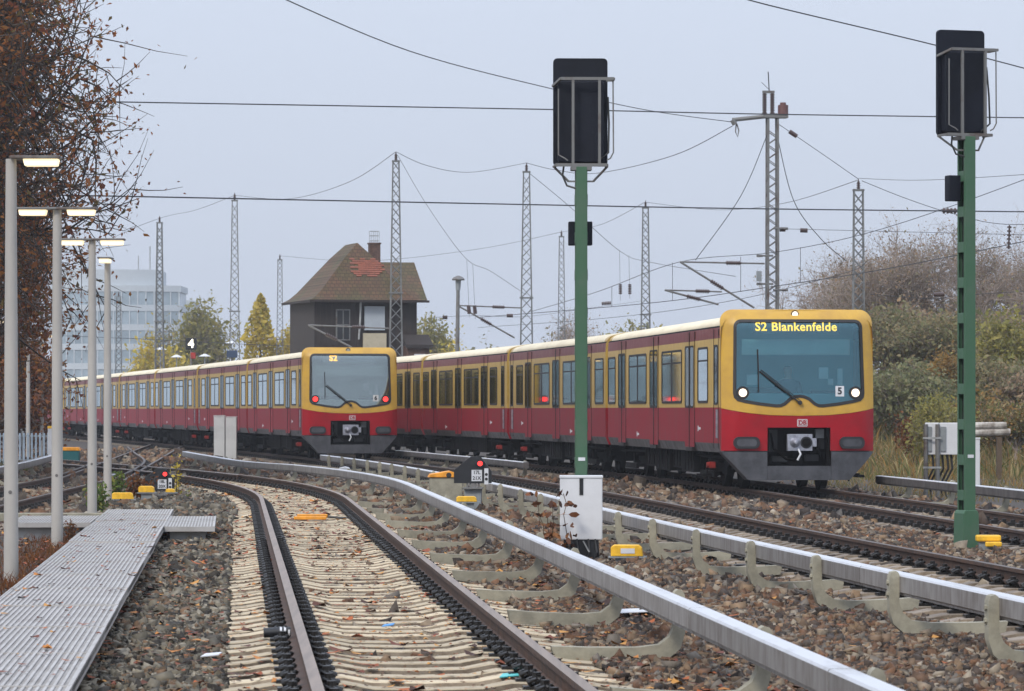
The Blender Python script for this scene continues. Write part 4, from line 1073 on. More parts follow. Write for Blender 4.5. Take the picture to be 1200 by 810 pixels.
# ================================================================ fence, bumper post and far-left bits
r = empty('fence', (gx(-6, 122), 122, -.3), R(0), 'blue-grey metal fence at the left edge beyond the lamp posts', 'fence')
M['fence'] = mat('fence_blue_grey', (.30, .38, .47), .5, var=.2, scale=3)
for i in range(14):
    MB().box(i*.125, i*.125+.055, -.02, .02, .1, 1.12).build('slat', M['fence'], r)
MB().box(-.1, 1.75, .021, .06, 1.0, 1.06).build('rail_bar', M['galv'], r); MB().box(-.1, 1.75, .021, .06, .25, .31).build('rail_bar', M['galv'], r)
for q in (-.1, .85, 1.75): MB().box(q-.03, q+.03, .061, .12, 0, 1.18).build('post', M['galv'], r)
r = empty('marker_post', (gx(59, 121), 121, -.3), 0, 'white post with a yellow cap at the end of the fence', 'post')
MB().box(-.075, .075, -.06, .06, 0, 1.26).build('body', M['white'], r, bevel=.01); MB().box(-.082, .082, -.067, .067, 1.262, 1.34).build('cap', M['yellow'], r, bevel=.01)
M['teal'] = mat('teal_paint', (.01, .10, .11), .5)
r = empty('grit_box', (gx(82, 124), 124, -.3), 0, 'teal box with an orange lid behind the second lamp post', 'box')
MB().box(-.30, .30, -.2, .2, 0, .55).build('body', M['teal'], r, bevel=.01); MB().prism([(-.33, .552), (.33, .552), (.28, .66), (-.30, .66)], -.22, .22).build('lid', M['orange'], r, bevel=.01)

# ================================================================ equipment at the right
for k, (xx, lab) in enumerate(((1086, 'left steel pole'), (1099, 'right steel pole'))): pass
r = empty('switch_box_stand', (gx(1104, 80), 80, -.35), R(-10), 'two white switch boxes on steel poles behind the right conductor rail', 'switch box')
for q in (-.32, -.08): MB().tube([(q, -.17, 0), (q, -.17, 1.60)], .045, 10).build('pole', M['galv_dk'], r, True)
for x0, x1 in ((-.34, -.07), (-.05, .40)):
    b = MB().box(x0, x1, -.12, .22, .98, 1.63).build('switch_box', M['white'], r, bevel=.012)
    MB().box(x0+.03, x0+.14, -.15, -.121, 1.05, 1.55).build('hinge_plate', M['grey'], b)
b = MB()
for q in (-.2, -.12, .0, .1, .18): b.tube([(q, 0, 1.0), (q+.03, -.04, .7), (q-.12, -.02, .4), (q-.1, 0, 0)], .024, 6)
b.build('cable', M['cable'], r)
for z in (.7, 1.3): MB().box(-.37, .0, -.225, -.213, z, z+.04).build('clamp', M['galv'], r)
r = empty('cable_cabinet', (gx(1135, 84), 84, -.35), R(-6), 'white cabinet half hidden by the right green signal post', 'cabinet')
MB().box(-.24, .24, -.16, .16, .05, 1.26).build('housing', M['white'], r, bevel=.015); MB().box(-.25, .25, -.17, .17, 1.263, 1.30).build('lid', M['white'], r); MB().box(-.22, .22, -.15, .15, -.1, .048).build('plinth', M['sleeper_old'], r)
M['birch'] = mat('birch_bark', (.50, .47, .42), .8, col2=(.2, .17, .14), scale=5)
for i, (yy, ln, lab) in enumerate(((500, 1.3, 'upper pale log of the pair right of the green signal post'), (508, 1.5, 'lower pale log of the pair right of the green signal post'))):
    p = px(1150, yy, 100); g_ = MB().tube([(-ln/2, 0, 0), (-.2, .02, .02), (ln/2, 0, .015)], [.09, .10, .085], 12)
    o = g_.build('log', M['birch'], loc=(p.x, p.y, p.z), rot=(0, R(-2), R(8))); tag(o, lab, 'log', 'pale logs')
lr = empty('log_rest', (gx(1150, 100), 100, -.35), 0, 'weathered timber trestle under the pale logs', 'trestle')
for q in (-.45, .45): MB().box(q-.06, q+.06, -.12, .12, 0, gz(508, 100)-.10+.35).build('leg', M['stem'], lr)

# ================================================================ lattice masts
def lattice_mast(label, x, ytop, d, wb=.62, wt=.26, rz=0, zb=-.4, steel='mast', grp='lattice overhead line masts', collar=True):
    X = gx(x, d); H = gz(ytop, d) - zb - .45
    r = empty('lattice_mast', (X, d, zb), rz, label, 'mast', grp)
    def corner(sx, sy, z):
        w = (wb + (wt-wb)*z/H)/2; return (sx*w, sy*w*.8, z)
    for sx in (-1, 1):
        for sy in (-1, 1):
            MB().tube([corner(sx, sy, 0), corner(sx, sy, H)], .036, 4).build('leg', M[steel], r)
    b = MB(); z = .3; k = 0
    while z < H-.3:
        w = wb + (wt-wb)*z/H; dz = min(max(.42, w*1.05), H-z)
        for a, c in (((-1, -1), (1, -1)), ((-1, 1), (1, 1)), ((-1, -1), (-1, 1)), ((1, -1), (1, 1))):
            b.tube([corner(*a, z), corner(*c, z+dz)], .017, 3, cap=False)
            b.tube([corner(*c, z), corner(*a, z+dz)], .017, 3, cap=False)
        z += dz; k += 1
    b.build('bracing', M[steel], r)
    MB().cbox((0, 0, H+.03), wt+.09, wt*.8+.09, .07).build('cap_plate', M[steel], r)
    if collar:
        w = wb + (wt-wb)*.55; MB().cbox((0, 0, H*.55), w+.16, w*.8+.12, .06).build('collar', M[steel], r)
    b = MB(); b.cyl((0, 0, H+.06), .05, .30, 'z', 8)
    for q in range(3): b.cyl((0, 0, H+.10+q*.08), .075, .03, 'z', 10)
    b.cyl((0, 0, H+.36), .02, .09, 'z', 6)
    b.build('insulator', M['insul'], r, True)
    return r
masts = [
    ('tall lattice mast standing before the right part of the signal box', 464, 178, 176, .70, .27), ('lattice mast rising just left of the middle green signal', 617, 191, 184, .72, .28),
    ('smaller lattice mast close left of the middle green signal post', 658, 270, 255, .62, .28), ('lattice mast right of the middle signal above the nearer train roof', 756.5, 235, 218, .66, .30),
    ('lattice mast above the far train, left of the number sign panel sky', 275, 226, 210, .68, .26), ('lattice mast in front of the glass office building', 187, 253, 236, .62, .28),
    ('lattice mast between the poplar and the signal box', 328, 298, 290, .62, .30), ('lattice mast at the left border of the bare trees', 1006, 210, 150, .50, .34)]
masts[4] = ('lattice mast above the far train between the pale trees and the poplar', 275, 226, 210, .68, .26)
for lab, x, yt, d, wb, wt in masts: lattice_mast(lab, x, yt, d, wb, wt, R(random.uniform(-12, 12)))
lattice_mast('faint lattice mast before the left part of the glass office building', 139, 342, 330, .6, .35, collar=False)
# the switch mast above the nearer train
d = 150
r = empty('switch_mast', (gx(905, d), d, -.4), R(8), 'big rusty mast with cross arm and insulators above the nearer train', 'mast')
H = gz(138, d)+.4
for sx in (-.21, .21):
    for sy in (-.16, .16): MB().tube([(sx, sy, 0), (sx*.88, sy, H)], .055, 4).build('leg', M['galv_dk'], r)
b = MB(); z = .3
while z < H-.5:
    for sy in (-.16, .16): b.tube([(-.2, sy, z), (.2, sy, z+.28)], .022, 4); b.tube([(.2, sy, z+.28), (-.2, sy, z+.56)], .022, 4)
    for sx in (-.2, .2): b.tube([(sx, -.16, z), (sx, .16, z+.28)], .02, 4); b.tube([(sx, .16, z+.28), (sx, -.16, z+.56)], .02, 4)
    z += .56
b.build('bracing', M['galv_dk'], r)
b = MB().cbox((.1, 0, H+.03), .95, .5, .09); b.tube([(-1.55, 0, H-.1), (.2, 0, H+.1)], .08, 8); b.tube([(-1.55, 0, H-.1), (-1.45, 0, H-.28)], .10, 8)
b.tube([(-1.4, 0, H-.25), (-1.43, 0, H-.55), (-1.35, 0, H-.75), (-1.3, 0, H-.5), (-1.38, 0, H-.25)], .025, 5)
b.build('cross_arm', M['galv_dk'], r)
for q in (-.30, .0):
    b = MB().cyl((q, 0, H+.1), .06, .85, 'z', 8); [b.cyl((q, 0, H+.15+.1*i), .095, .05, 'z', 10) for i in range(8)]
    b.build('insulator', M['insul'], r)
MB().cbox((-.15, 0, H+.98), .46, .12, .10).build('yoke', M['galv_dk'], r)
b = MB().cyl((.42, 0, H+.1), .20, .38, 'z', 12).cyl((.42, 0, H+.48), .12, .1, 'z', 10)
b.build('surge_arrester', mat('arrester_brown', (.12, .05, .045), .5), r)
MB().tube([(-.12, 0, H+1.0), (-.16, 0, H+1.75)], .022, 5).tube([(-.1, 0, H+1.05), (-.42, 0, H+1.35)], .014, 4).build('spike', M['wire'], r)
b = MB(); [b.cbox((s*.5, 0, zz), .22, .06, .10) for s, zz in ((-1, gz(300, d)+.4), (1, gz(268, d)+.4), (-1, gz(333, d)+.4), (1, gz(340, d)+.4))]
for s, zz in ((-1, gz(300, d)+.4), (1, gz(268, d)+.4), (-1, gz(333, d)+.4), (1, gz(340, d)+.4)): b.tube([(0, -.17, zz), (s*.5, -.1, zz)], .04, 5)
b.build('bracket', M['galv_dk'], r)
MB().box(-.62, -.44, -.14, 0, gz(330, d)+.4, gz(318, d)+.4).build('weight_box', M['grey'], r)

# lamp with mushroom hood
r = empty('hooded_lamp', (gx(534.5, 165), 165, -.4), 0, 'dark wooden lamp pole with a mushroom hood between signal box and lattice mast', 'lamp')
Hh = gz(325, 165)+.4
MB().tube([(0, 0, 0), (.08, 0, Hh-.5)], [.11, .075], 8).build('pole', M['galv_dk'], r, True)
MB().tube([(.08, 0, Hh-.55), (.09, 0, Hh-.12)], [.10, .12], 10).build('lamp_body', M['grey'], r, True)
MB().tube([(.09, 0, Hh-.13), (.09, 0, Hh-.08), (.09, 0, Hh), (.09, 0, Hh+.07)], [.26, .27, .20, .04], 16).build('hood', M['galv_dk'], r, True)

# ================================================================ overhead wires
def wire(label, pts, rad=.014, ins=(), drops=(), sub=8):
    """pts: (px, py, d) points of the span; smooth sag through them"""
    P = [px(*p) for p in pts]
    if len(P) > 2:
        out = []
        for i in range(len(P)-1):
            p0, p1, p2, p3 = P[max(i-1, 0)], P[i], P[i+1], P[min(i+2, len(P)-1)]
            for k in range(sub):
                t = k/sub
                out.append(.5*((2*p1)+(p2-p0)*t+(2*p0-5*p1+4*p2-p3)*t*t+(3*p1-p0-3*p2+p3)*t**3))
        P = out+[P[-1]]
    o = MB().tube(P, rad, 4, cap=False).build('overhead_wire', M['wire'])
    tag(o, label, 'wire', 'overhead wires')
    for (a, c) in ins:
        A, B = px(*a), px(*c); b = MB().tube([A, B], rad*2.2, 6)
        for i in range(6):
            q = A.lerp(B, (i+.5)/6); e = (B-A).normalized()*.03; b.tube([q-e, q+e], .085, 8)
        b.build('insulator', M['insul'], o)
    for (a, c) in drops: MB().tube([px(*a), px(*c)], rad*.8, 4).build('dropper', M['wire'], o)
    return o
wire('upper of the two long level wires crossing the whole sky', [(-60, 116, 100), (135, 119.5, 103), (650, 128.5, 110), (905, 134, 112), (1270, 139, 116)], .020)
wire('lower of the two long level wires crossing the whole sky', [(-60, 227, 100), (135, 230, 103), (650, 240.5, 110), (905, 245, 112), (1270, 249, 116)], .022, ins=[((1104, 247, 115), (1130, 247.3, 115))])
wire('wire sweeping from the top edge down to the arm of the big rusty mast', [(300, -16, 96), (480, 60, 110), (650, 105, 125), (760, 129.5, 138), (857, 143, 150)], .017)
wire('wire cutting across the upper right corner behind the signal board', [(840, -12, 80), (900, 6, 82), (1100, 54, 88), (1260, 96, 94)], .016)
wire('sagging wire from the rusty mast arm to the mast left of the signal', [(617, 191, 184), (650, 199, 180), (700, 203, 172), (790, 182, 160), (858, 148, 150)], .016)
wire('sagging wire between the signal box mast and the mast left of the signal', [(464, 178, 176), (500, 194, 178), (550, 202, 180), (617, 191, 184)], .013)
wire('sagging wire between the far train mast and the signal box mast', [(275, 229, 210), (340, 233, 200), (410, 213, 186), (464, 178, 176)], .013)
wire('sagging wire between the office building mast and the next mast', [(40, 330, 250), (130, 280, 245), (187, 256, 236), (230, 246, 222), (275, 229, 210)], .013)
wire('low sagging wire between poplar mast and the mast near the green post', [(328, 300, 290), (430, 306, 282), (560, 292, 270), (658, 272, 255)], .013)
wire('faint wire between the mast near the green post and the next mast', [(658, 272, 255), (705, 263, 240), (756, 237, 218)], .013)
wire('sagging wire from the right roof mast to the bare tree mast', [(756, 237, 218), (840, 246, 200), (920, 238, 175), (1006, 211, 150)], .014)
wire('wire from the rusty mast head down to the bare tree mast', [(913, 146, 150), (960, 178, 150), (1006, 210, 150)], .016, ins=[((925, 154, 150), (934, 160, 150))])
wire('wire falling from the bare tree mast behind the right signal', [(1010, 212, 150), (1060, 232, 150), (1115, 250, 150), (1180, 263, 150), (1290, 258, 150)], .016, ins=[((1183, 264, 150), (1182, 292, 150))])
wire('level wire right of the bare tree mast', [(1006, 209, 150), (1090, 211, 140), (1270, 200, 125)], .012)
wire('left stay hanging from the rusty mast to its cantilever', [(899, 158, 150), (868, 230, 150), (815, 305, 150)], .020)
wire('right stay hanging from the rusty mast towards the bare trees', [(911, 160, 150), (930, 235, 150), (962, 280, 150), (992, 306, 150)], .020)
wire('span wire right of the rusty mast with a small insulator', [(906, 268, 150), (1270, 277, 150)], .012, ins=[((914, 269, 150), (920, 269, 150)), ((938, 270, 150), (946, 270.3, 150))])
wire('rising catenary wire from the nearer train roof to the right edge', [(560, 372, 190), (700, 361, 170), (800, 351, 160), (905, 336, 150), (1040, 315, 140), (1250, 273, 125)], .018, drops=[((868, 301, 152), (868, 342, 152)), ((938, 290, 148), (938, 331, 148)), ((788, 308, 160), (788, 352, 160)), ((717, 336, 168), (717, 360, 168))])
wire('upper rising catenary wire from the nearer train roof past the rusty mast', [(620, 366, 200), (700, 342, 170), (797, 307, 155), (905, 296, 150), (1006, 276, 145), (1120, 240, 138), (1260, 188, 130)], .014)
wire('low contact wire just above the nearer train roof', [(560, 384, 200), (720, 372, 175), (860, 352, 160), (990, 320, 150), (1016, 306, 148)], .012)
wire('support wire hanging from the signal box mast with two droppers', [(466, 182, 176), (500, 240, 176), (545, 302, 176), (575, 318, 177), (617, 346, 184)], .012,
     ins=[((549, 358, 176), (550, 368, 176)), ((556, 358, 177), (557, 368, 177))], drops=[((547, 305, 176), (550, 372, 176)), ((554, 310, 176), (557, 374, 176))])
wire('support wire from the mast left of the signal with two droppers', [(619, 202, 184), (665, 240, 186), (726, 294, 192), (760, 307, 200), (862, 324, 170)], .013,
     ins=[((727, 333, 192), (727, 345, 192)), ((738, 333, 192), (738, 345, 192))], drops=[((726, 294, 192), (727, 352, 192)), ((737, 299, 192), (738, 350, 192))])
wire('low span wire between mushroom lamp and the lattice mast', [(508, 372, 176), (560, 370, 178), (617, 371, 184), (700, 360, 190), (757, 352, 200)], .010, ins=[((519, 372, 176), (524, 372, 176)), ((594, 370, 182), (601, 370, 182)), ((705, 356, 190), (716, 355, 190))])
wire('span wire before the far pale trees above the far train', [(60, 393, 240), (180, 398, 236), (275, 403, 230), (350, 406, 225)], .020)
wire('thin span wire across the bare trees at the right', [(1020, 345, 150), (1090, 350, 150), (1130, 346, 150), (1260, 338, 150)], .012, ins=[((1094, 345.5, 149), (1106, 345, 149))])
def cantilever(label, x0, y0, x1, y1, xd, yd, d):
    r = empty('cantilever', px(x1, y1, d), 0, label, 'cantilever', 'overhead line cantilevers')
    A = px(x0, y0, d)-px(x1, y1, d); D = px(xd, yd, d)-px(x1, y1, d)
    MB().tube([A, (0, 0, 0)], .034, 6).build('top_tube', M['galv_dk'], r); MB().tube([A, D], .042, 6).build('stay_tube', M['galv_dk'], r)
    for P, Q, t in ((A, Vector((0, 0, 0)), .55), (A, D, .42)):
        b = MB(); c = P.lerp(Q, t); e = (Q-P).normalized(); b.tube([c-e*.03, c+e*.55], .05, 6)
        for i in range(6): b.tube([c+e*(i*.09), c+e*(i*.09+.05)], .085, 8)
        b.build('insulator', M['insul'], r)
    return r
cantilever('cantilever left of the rusty mast slanting to the nearer train roof', 797, 307, 896, 309, 884, 361, 150)
cantilever('cantilever right of the mushroom lamp slanting to the train roof', 536, 358, 612, 361, 603, 396, 184)
cantilever('pale cantilever in front of the signal box', 361, 381, 456, 385, 412, 407, 172)
cantilever('small cantilever in the middle below the bigger one by the rusty mast', 779, 340, 846, 342, 842, 357, 158)
# box sign with the figure four
d = 190
r = empty('speed_sign', (gx(224, d), d, -.4), 0, 'black sign with a lit figure 4 above the far train', 'sign')
zc = gz(403, d)+.4
MB().tube([(0, .1, 0), (0, .1, zc)], .06, 6).build('post', M['galv_dk'], r); MB().box(-.27, .27, -.06, .06, zc-.29, zc+.29).build('panel', M['black'], r, bevel=.02)
link('figure', text_mesh('figure', '4', .56, M['led_white'], .014), r, (0, -.066, zc-.01), (R(90), 0, 0))
MB().box(-.03, .22, -.06, .06, zc-.72, zc-.42).build('lower_lamp_box', M['shoe_red'], r, bevel=.02)
r = empty('dark_box_sign', (gx(272, 192), 192, -.4), 0, 'small dark box on a post right of the figure 4 sign', 'sign')
zc = gz(415, 192)+.4
MB().tube([(0, .1, 0), (0, .1, zc)], .06, 6).build('post', M['galv_dk'], r); MB().box(-.26, .26, -.08, .08, zc-.18, zc+.18).build('panel', mat('sign_navy', (.02, .04, .09), .5), r, bevel=.02)
# far pendant lamps on the distant platform
for x, y, lab in ((188, 408, 'far white dish lamp left of the figure 4 sign'), (207, 417, 'far white dish lamp just left of the figure 4 sign post'), (240, 416, 'far white dish lamp right of the figure 4 sign'), (271, 401, 'far white dish lamp by the lattice mast'), (317, 397, 'far white dish lamp before the poplar'), (349, 402, 'far white dish lamp left of the signal box')):
    dd = 300; r = empty('dish_lamp', (gx(x, dd), dd, -.4), 0, lab, 'lamp', 'far dish lamps'); zz = gz(y, dd)+.4
    MB().tube([(0, 0, 0), (0, 0, zz)], .05, 5).build('pole', M['galv'], r); MB().tube([(0, 0, zz-.12), (0, 0, zz+.08)], [.50, .08], 12).build('dish', M['white'], r)

# ================================================================ signal box
d = 188; TH = R(15)
sb = empty('signal_box', (gx(373, d), d, -.4), TH, 'old dark timber signal box with steep mossy tiled roof', 'building')
M['wood'] = mat('dark_timber', (.032, .022, .018), .85, col2=(.016, .012, .012), scale=2, stretch=(9, 9, .4), bump=.3)
M['tile'] = mat('mossy_roof_tile', (.115, .062, .038), .9, col2=(.070, .070, .028), scale=.8, bump=1.0, bscale=9, detail=8)
n_, l_ = M['tile'].node_tree.nodes, M['tile'].node_tree.links
bt = n_.new('ShaderNodeTexBrick'); tc_ = n_.new('ShaderNodeTexCoord'); bt.inputs['Scale'].default_value = 1.0
bt.inputs['Brick Width'].default_value = .22; bt.inputs['Row Height'].default_value = .17; bt.inputs['Mortar Size'].default_value = .015
mp_ = n_.new('ShaderNodeMapping'); mp_.inputs['Rotation'].default_value = (R(90), 0, 0)
l_.new(tc_.outputs['Object'], mp_.inputs[0]); l_.new(mp_.outputs[0], bt.inputs['Vector'])
bt.inputs['Color1'].default_value = (1.15, 1.1, 1.05, 1); bt.inputs['Color2'].default_value = (.75, .75, .75, 1); bt.inputs['Mortar'].default_value = (.35, .35, .35, 1)
mm_ = n_.new('ShaderNodeMix'); mm_.data_type = 'RGBA'; mm_.blend_type = 'MULTIPLY'; mm_.inputs['Factor'].default_value = .8
b_ = n_['Principled BSDF']; src = b_.inputs['Base Color'].links[0].from_socket
l_.new(src, mm_.inputs['A']); l_.new(bt.outputs['Color'], mm_.inputs['B']); l_.new(mm_.outputs['Result'], b_.inputs['Base Color'])
M['tile_red'] = mat('new_red_tile', (.27, .085, .05), .85, col2=(.18, .065, .042), scale=3, bump=.6, bscale=9)
M['cream'] = mat('cream_render', (.42, .37, .27), .85, var=.15, scale=1.5)
M['panel'] = mat('pale_board', (.36, .40, .44), .6, var=.1, scale=1)
M['brick'] = mat('chimney_brick', (.10, .055, .04), .9, var=.4, scale=6)
ez = gz(351, d)+.4; rz_ = gz(282.5, d)+.4; Wm, Dm, Ww = 3.9, 6.6, 1.45
W0 = .45
MB().box(W0-.55, Wm-.1, .45, Dm-.45, 0, ez+.05).build('wall', M['wood'], sb)
MB().box(Wm-.1, Wm+Ww-.35, .6, Dm-1.2, 0, ez+.05).build('wall', M['wood'], sb)
for i in range(13): MB().box(W0-.55+i*.29, W0-.55+i*.29+.03, .425, .449, 0, ez).build('batten', M['wood'], sb)
# main roof: hipped, swept at the eaves
def hip_roof(x0, x1, y0, y1, ez, rz, ry0, ry1):
    b = MB(); cx = (x0+x1)/2
    lev = [(0, 0), (.10, .055), (.22, .16), (.45, .42), (.75, .76), (1, 1)]
    rings = []
    for t, h in lev:
        z = ez+(rz-ez)*h
        rings.append([(x0+(cx-x0)*t, y0+(ry0-y0)*t, z), (x1+(cx-x1)*t, y0+(ry0-y0)*t, z), (x1+(cx-x1)*t, y1+(ry1-y1)*t, z), (x0+(cx-x0)*t, y1+(ry1-y1)*t, z)])
    vs = [p for r_ in rings for p in r_]; fs = []
    for i in range(len(lev)-1):
        for j in range(4): fs.append((i*4+j, i*4+(j+1) % 4, (i+1)*4+(j+1) % 4, (i+1)*4+j))
    fs.append((3, 2, 1, 0)); b.add(vs, fs)
    return b
rf = hip_roof(-.38, Wm+1.0, -.1, Dm, ez, rz_, 1.5, Dm-2.4).build('roof', M['tile'], sb)
MB().box(-.40, Wm+Ww+.1, -.14, -.03, ez-.12, ez-.01).build('gutter', M['wood'], rf); MB().box(-.44, -.33, -.1, Dm, ez-.12, ez-.01).build('gutter', M['wood'], rf)
wz = gz(306, d+2)+.4
b = MB(); b.prism([(-.1, ez), (2.6, wz), (5.2, ez)], Wm*.5, Wm+Ww, 'x'); b.build('wing_roof', M['tile'], sb)
cx = (-.38+Wm+1.0)/2
# patch of new red tiles lying on the front slope
def on_front(x, t):
    z = ez+(rz_-ez)*(.42+(t-.45)/.30*(.76-.42)); y = -.1+1.6*t; return (x, y-.035, z+.012)
def pt_(x, y, z): return (x, y, z)
b = MB()
for row in range(9):
    t = .44+row*.032; n0 = 2 if row < 7 else 1
    for i in range(7 - abs(row-5)//2):
        xx = 1.75+.26*i+(.13 if row % 2 else 0)-(.1*row if row > 6 else 0)*0
        p0 = Vector(on_front(xx, t)); p1 = Vector(on_front(xx, t+.034))
        if xx < cx+1.0 and not (random.random() < .35 and (i == 0 or row in (0, 8))) and not (row > 6 and i > 4): b.add([p0, p0+Vector((.25, 0, 0)), p1+Vector((.25, 0, -.03)), p1+Vector((0, 0, -.03)), p0+Vector((0, .05, -.05)), p0+Vector((.25, .05, -.05))], [(0, 1, 2, 3), (4, 5, 1, 0)])
b.build('new_tiles', M['tile_red'], rf)
b = MB(); b.cbox((Wm-.55, 2.6, rz_-.75), .5, .5, 1.5); b.cbox((Wm-.55, 2.6, rz_+.02), .58, .58, .07); b.build('chimney', M['brick'], rf)
b = MB()
for sx in (-.2, 0, .2):
    for sy in (-.2, .2): b.tube([(Wm-.55+sx, 2.6+sy, rz_+.03), (Wm-.55+sx, 2.6+sy, rz_+.62)], .014, 4)
for zz in (.15, .4, .62): b.tube([(Wm-.75, 2.4, rz_+zz), (Wm-.35, 2.4, rz_+zz), (Wm-.35, 2.8, rz_+zz), (Wm-.75, 2.8, rz_+zz), (Wm-.75, 2.4, rz_+zz)], .014, 4)
b.build('chimney_cage', M['galv'], rf)
def sb_window(x0, x1, z0, z1, glass='glass'):
    w = MB(); w.box(x0, x1, .36, .44, z0, z1); o = w.build('window', M['galv_dk'], sb)
    n = 2
    for i in range(n):
        for k in range(2):
            a = x0+.06+(x1-x0-.06)*i/n; c = x0+(x1-x0-.06)*(i+1)/n; e = z0+.06+(z1-z0-.06)*k/2; f = z0+(z1-z0-.06)*(k+1)/2
            MB().box(a, c, .345, .359, e, f).build('pane', M['black'], o)
    return o
sb_window(.95, 1.65, ez-1.95, ez-.45)
MB().box(2.35, 3.35, .33, .43, ez-1.45, ez-.30).build('shutter_board', M['panel'], sb)
MB().box(2.28, 3.42, .30, .44, 0, ez-1.6).build('cream_wall', M['cream'], sb)
MB().tube([(2.15, .3, ez-.1), (2.12, .28, ez-1.0), (2.05, .28, ez-1.9)], .05, 8).build('downpipe', M['galv'], sb)
MB().box(-.1, 1.0, -.25, -.2, ez-2.45, ez-2.40).box(-.1, 1.0, -.25, -.2, ez-2.8, ez-2.76).build('balcony_rail', M['galv'], sb)
MB().prism([(-.5, ez-2.15), (.5, ez-1.65), (.5, ez-1.8), (-.5, ez-2.3)], Wm+.3, Wm+Ww+.2, 'x').build('porch_roof', M['wood'], sb)
MB().box(Wm+.4, Wm+Ww+.05, -.3, .5, 0, ez-2.2).build('porch_wall', M['brick'], sb)
MB().box(Wm+.75, Wm+1.3, -.34, -.301, ez-3.2, ez-2.6).build('porch_window', M['white'], sb)

# ================================================================ glass office building far behind
d = 640
ob = empty('office_building', (gx(135, d), d, -.4), 0, 'pale glass office block with a curved front in the mist at the left', 'building')
M['ofglass'] = mat('office_hazed_glass', (.27, .335, .38), .25, var=.25, scale=.25)  # paled and drawn towards the band tone: distance haze put into the colour
M['ofband'] = mat('office_hazed_band', (.42, .46, .49), .5)  # haze mixed into this tone as well, on block and annex
def arc(r_, z0, z1, cx=0., w=10.6, bow=2.6, y0=0.):
    n = 16; pl = [(cx-w+2*w*i/n, y0-bow*(1-((i/n)*2-1)**2)) for i in range(n+1)] + [(cx+w, y0+14), (cx-w, y0+14)]
    return MB().prism(pl, z0, z1, 'z')
tot = gz(335, d)+.4; fl = tot/7
for i in range(7):
    z0 = i*fl
    arc(0, z0, z0+fl*.68, w=10.4).build('window_strip', M['ofglass'], ob); arc(0, z0+fl*.681, z0+fl*.999, w=10.7, bow=2.7).build('facade_band', M['ofband'], ob)
    b = MB()
    for k in range(17):
        t = k/16; x_ = -10.4+20.8*t; y_ = -2.6*(1-(t*2-1)**2)
        b.box(x_-.09, x_+.09, y_-.12, y_+.05, z0, z0+fl*.68)
    b.build('mullions', M['ofband'], ob)
arc(0, tot+.01, tot+2.6, cx=-1.2, w=8.3, bow=2).build('roof_storey', M['ofband'], ob)
MB().tube([(5.5, 2, tot), (5.5, 2, tot+6.5)], .12, 5).tube([(3.6, 2, tot), (3.6, 2, tot+5)], .10, 5).build('antenna', M['galv'], ob)
MB().box(-6.5, -4.8, 2, 5, tot+2.6, tot+5.0).build('plant_room', M['ofband'], ob)
# low pale annex to its right
an = empty('office_annex', (gx(196, 660), 660, -.4), 0, 'lower pale wing right of the glass office block', 'building')
MB().box(-7, 4.2, 0, 14, 0, gz(352, 660)+.4).build('wall', M['ofband'], an)
for i in range(5):
    z0 = 1.5+i*3.6
    for k in range(5): MB().box(-6.3+k*2.1, -4.9+k*2.1, -.12, -.01, z0, z0+2.1).build('window', M['ofglass'], an)

# ================================================================ trees
def unit_tree(seed, levels=4, nchild=(7, 6, 5, 4), up=.25, spread=.9, lens=(.34, .5, .5, .5), sides=(8, 6, 4, 3, 3), trunk=.5, wob=.12, rad=.03):
    """branching skeleton of height about 1; returns verts, quads, twig points"""
    g = random.Random(seed); b = MB(); tips = []
    def grow(p, dr, L, r, lv):
        n = 4 if lv < 2 else 3
        pts = [p.copy()]; dd = dr.copy()
        for i in range(n):
            dd = (dd + Vector((g.gauss(0, wob), g.gauss(0, wob), g.gauss(0, wob)+up*.12*(lv > 0)))).normalized()
            p = p + dd*(L/n); pts.append(p.copy())
        b.tube(pts, [r*(1-.72*i/n) for i in range(n+1)], sides[min(lv, 4)], cap=False)
        if lv >= levels-1:
            for q in pts[1:]: tips.append(tuple(q))
        if lv >= levels: return
        nc = nchild[min(lv, len(nchild)-1)]
        for k in range(nc):
            t = .38+.62*(k+g.random()*.8)/nc if lv else .42+.58*(k+.5)/nc
            f = min(t, .999)*n; i = int(f); q = pts[i].lerp(pts[min(i+1, n)], f-i)
            ax = dd.orthogonal().normalized(); ax.rotate(Matrix.Rotation(k*2.4+g.random()*1.2, 3, dd))
            nd = (dd*(1-spread*.45) + ax*spread*g.uniform(.55, 1.1) + Vector((0, 0, up*.35))).normalized()
            grow(q, nd, L*lens[min(lv, 3)]*g.uniform(.8, 1.35)*(1.25-.4*t if lv == 0 else 1)*(2.0 if lv == 0 else 1.25), r*(.5 if lv == 0 else .52), lv+1)
    grow(Vector((0, 0, 0)), Vector((g.gauss(0, .04), g.gauss(0, .04), 1)).normalized(), trunk, rad, 0)
    v = np.array(b.v); zmax = v[:, 2].max()
    return v/zmax, np.array(b.f), np.array(tips)/zmax
TREES = [unit_tree(s, 5, (9, 6, 5, 4, 3)) for s in (1, 2)] + [unit_tree(3, 5, (9, 6, 5, 4, 3), up=.5, spread=.75)]
TREE_BIG = unit_tree(11, 5, (13, 7, 6, 5, 4), up=.12, spread=.95)
M['bark'] = mat('bark', (.060, .043, .032), .9, var=.4, scale=8)
M['bark_pale'] = mat('bark_pale_twigs', (.30, .24, .20), .9, var=.4, scale=4)
def cols(*c): return list(c)
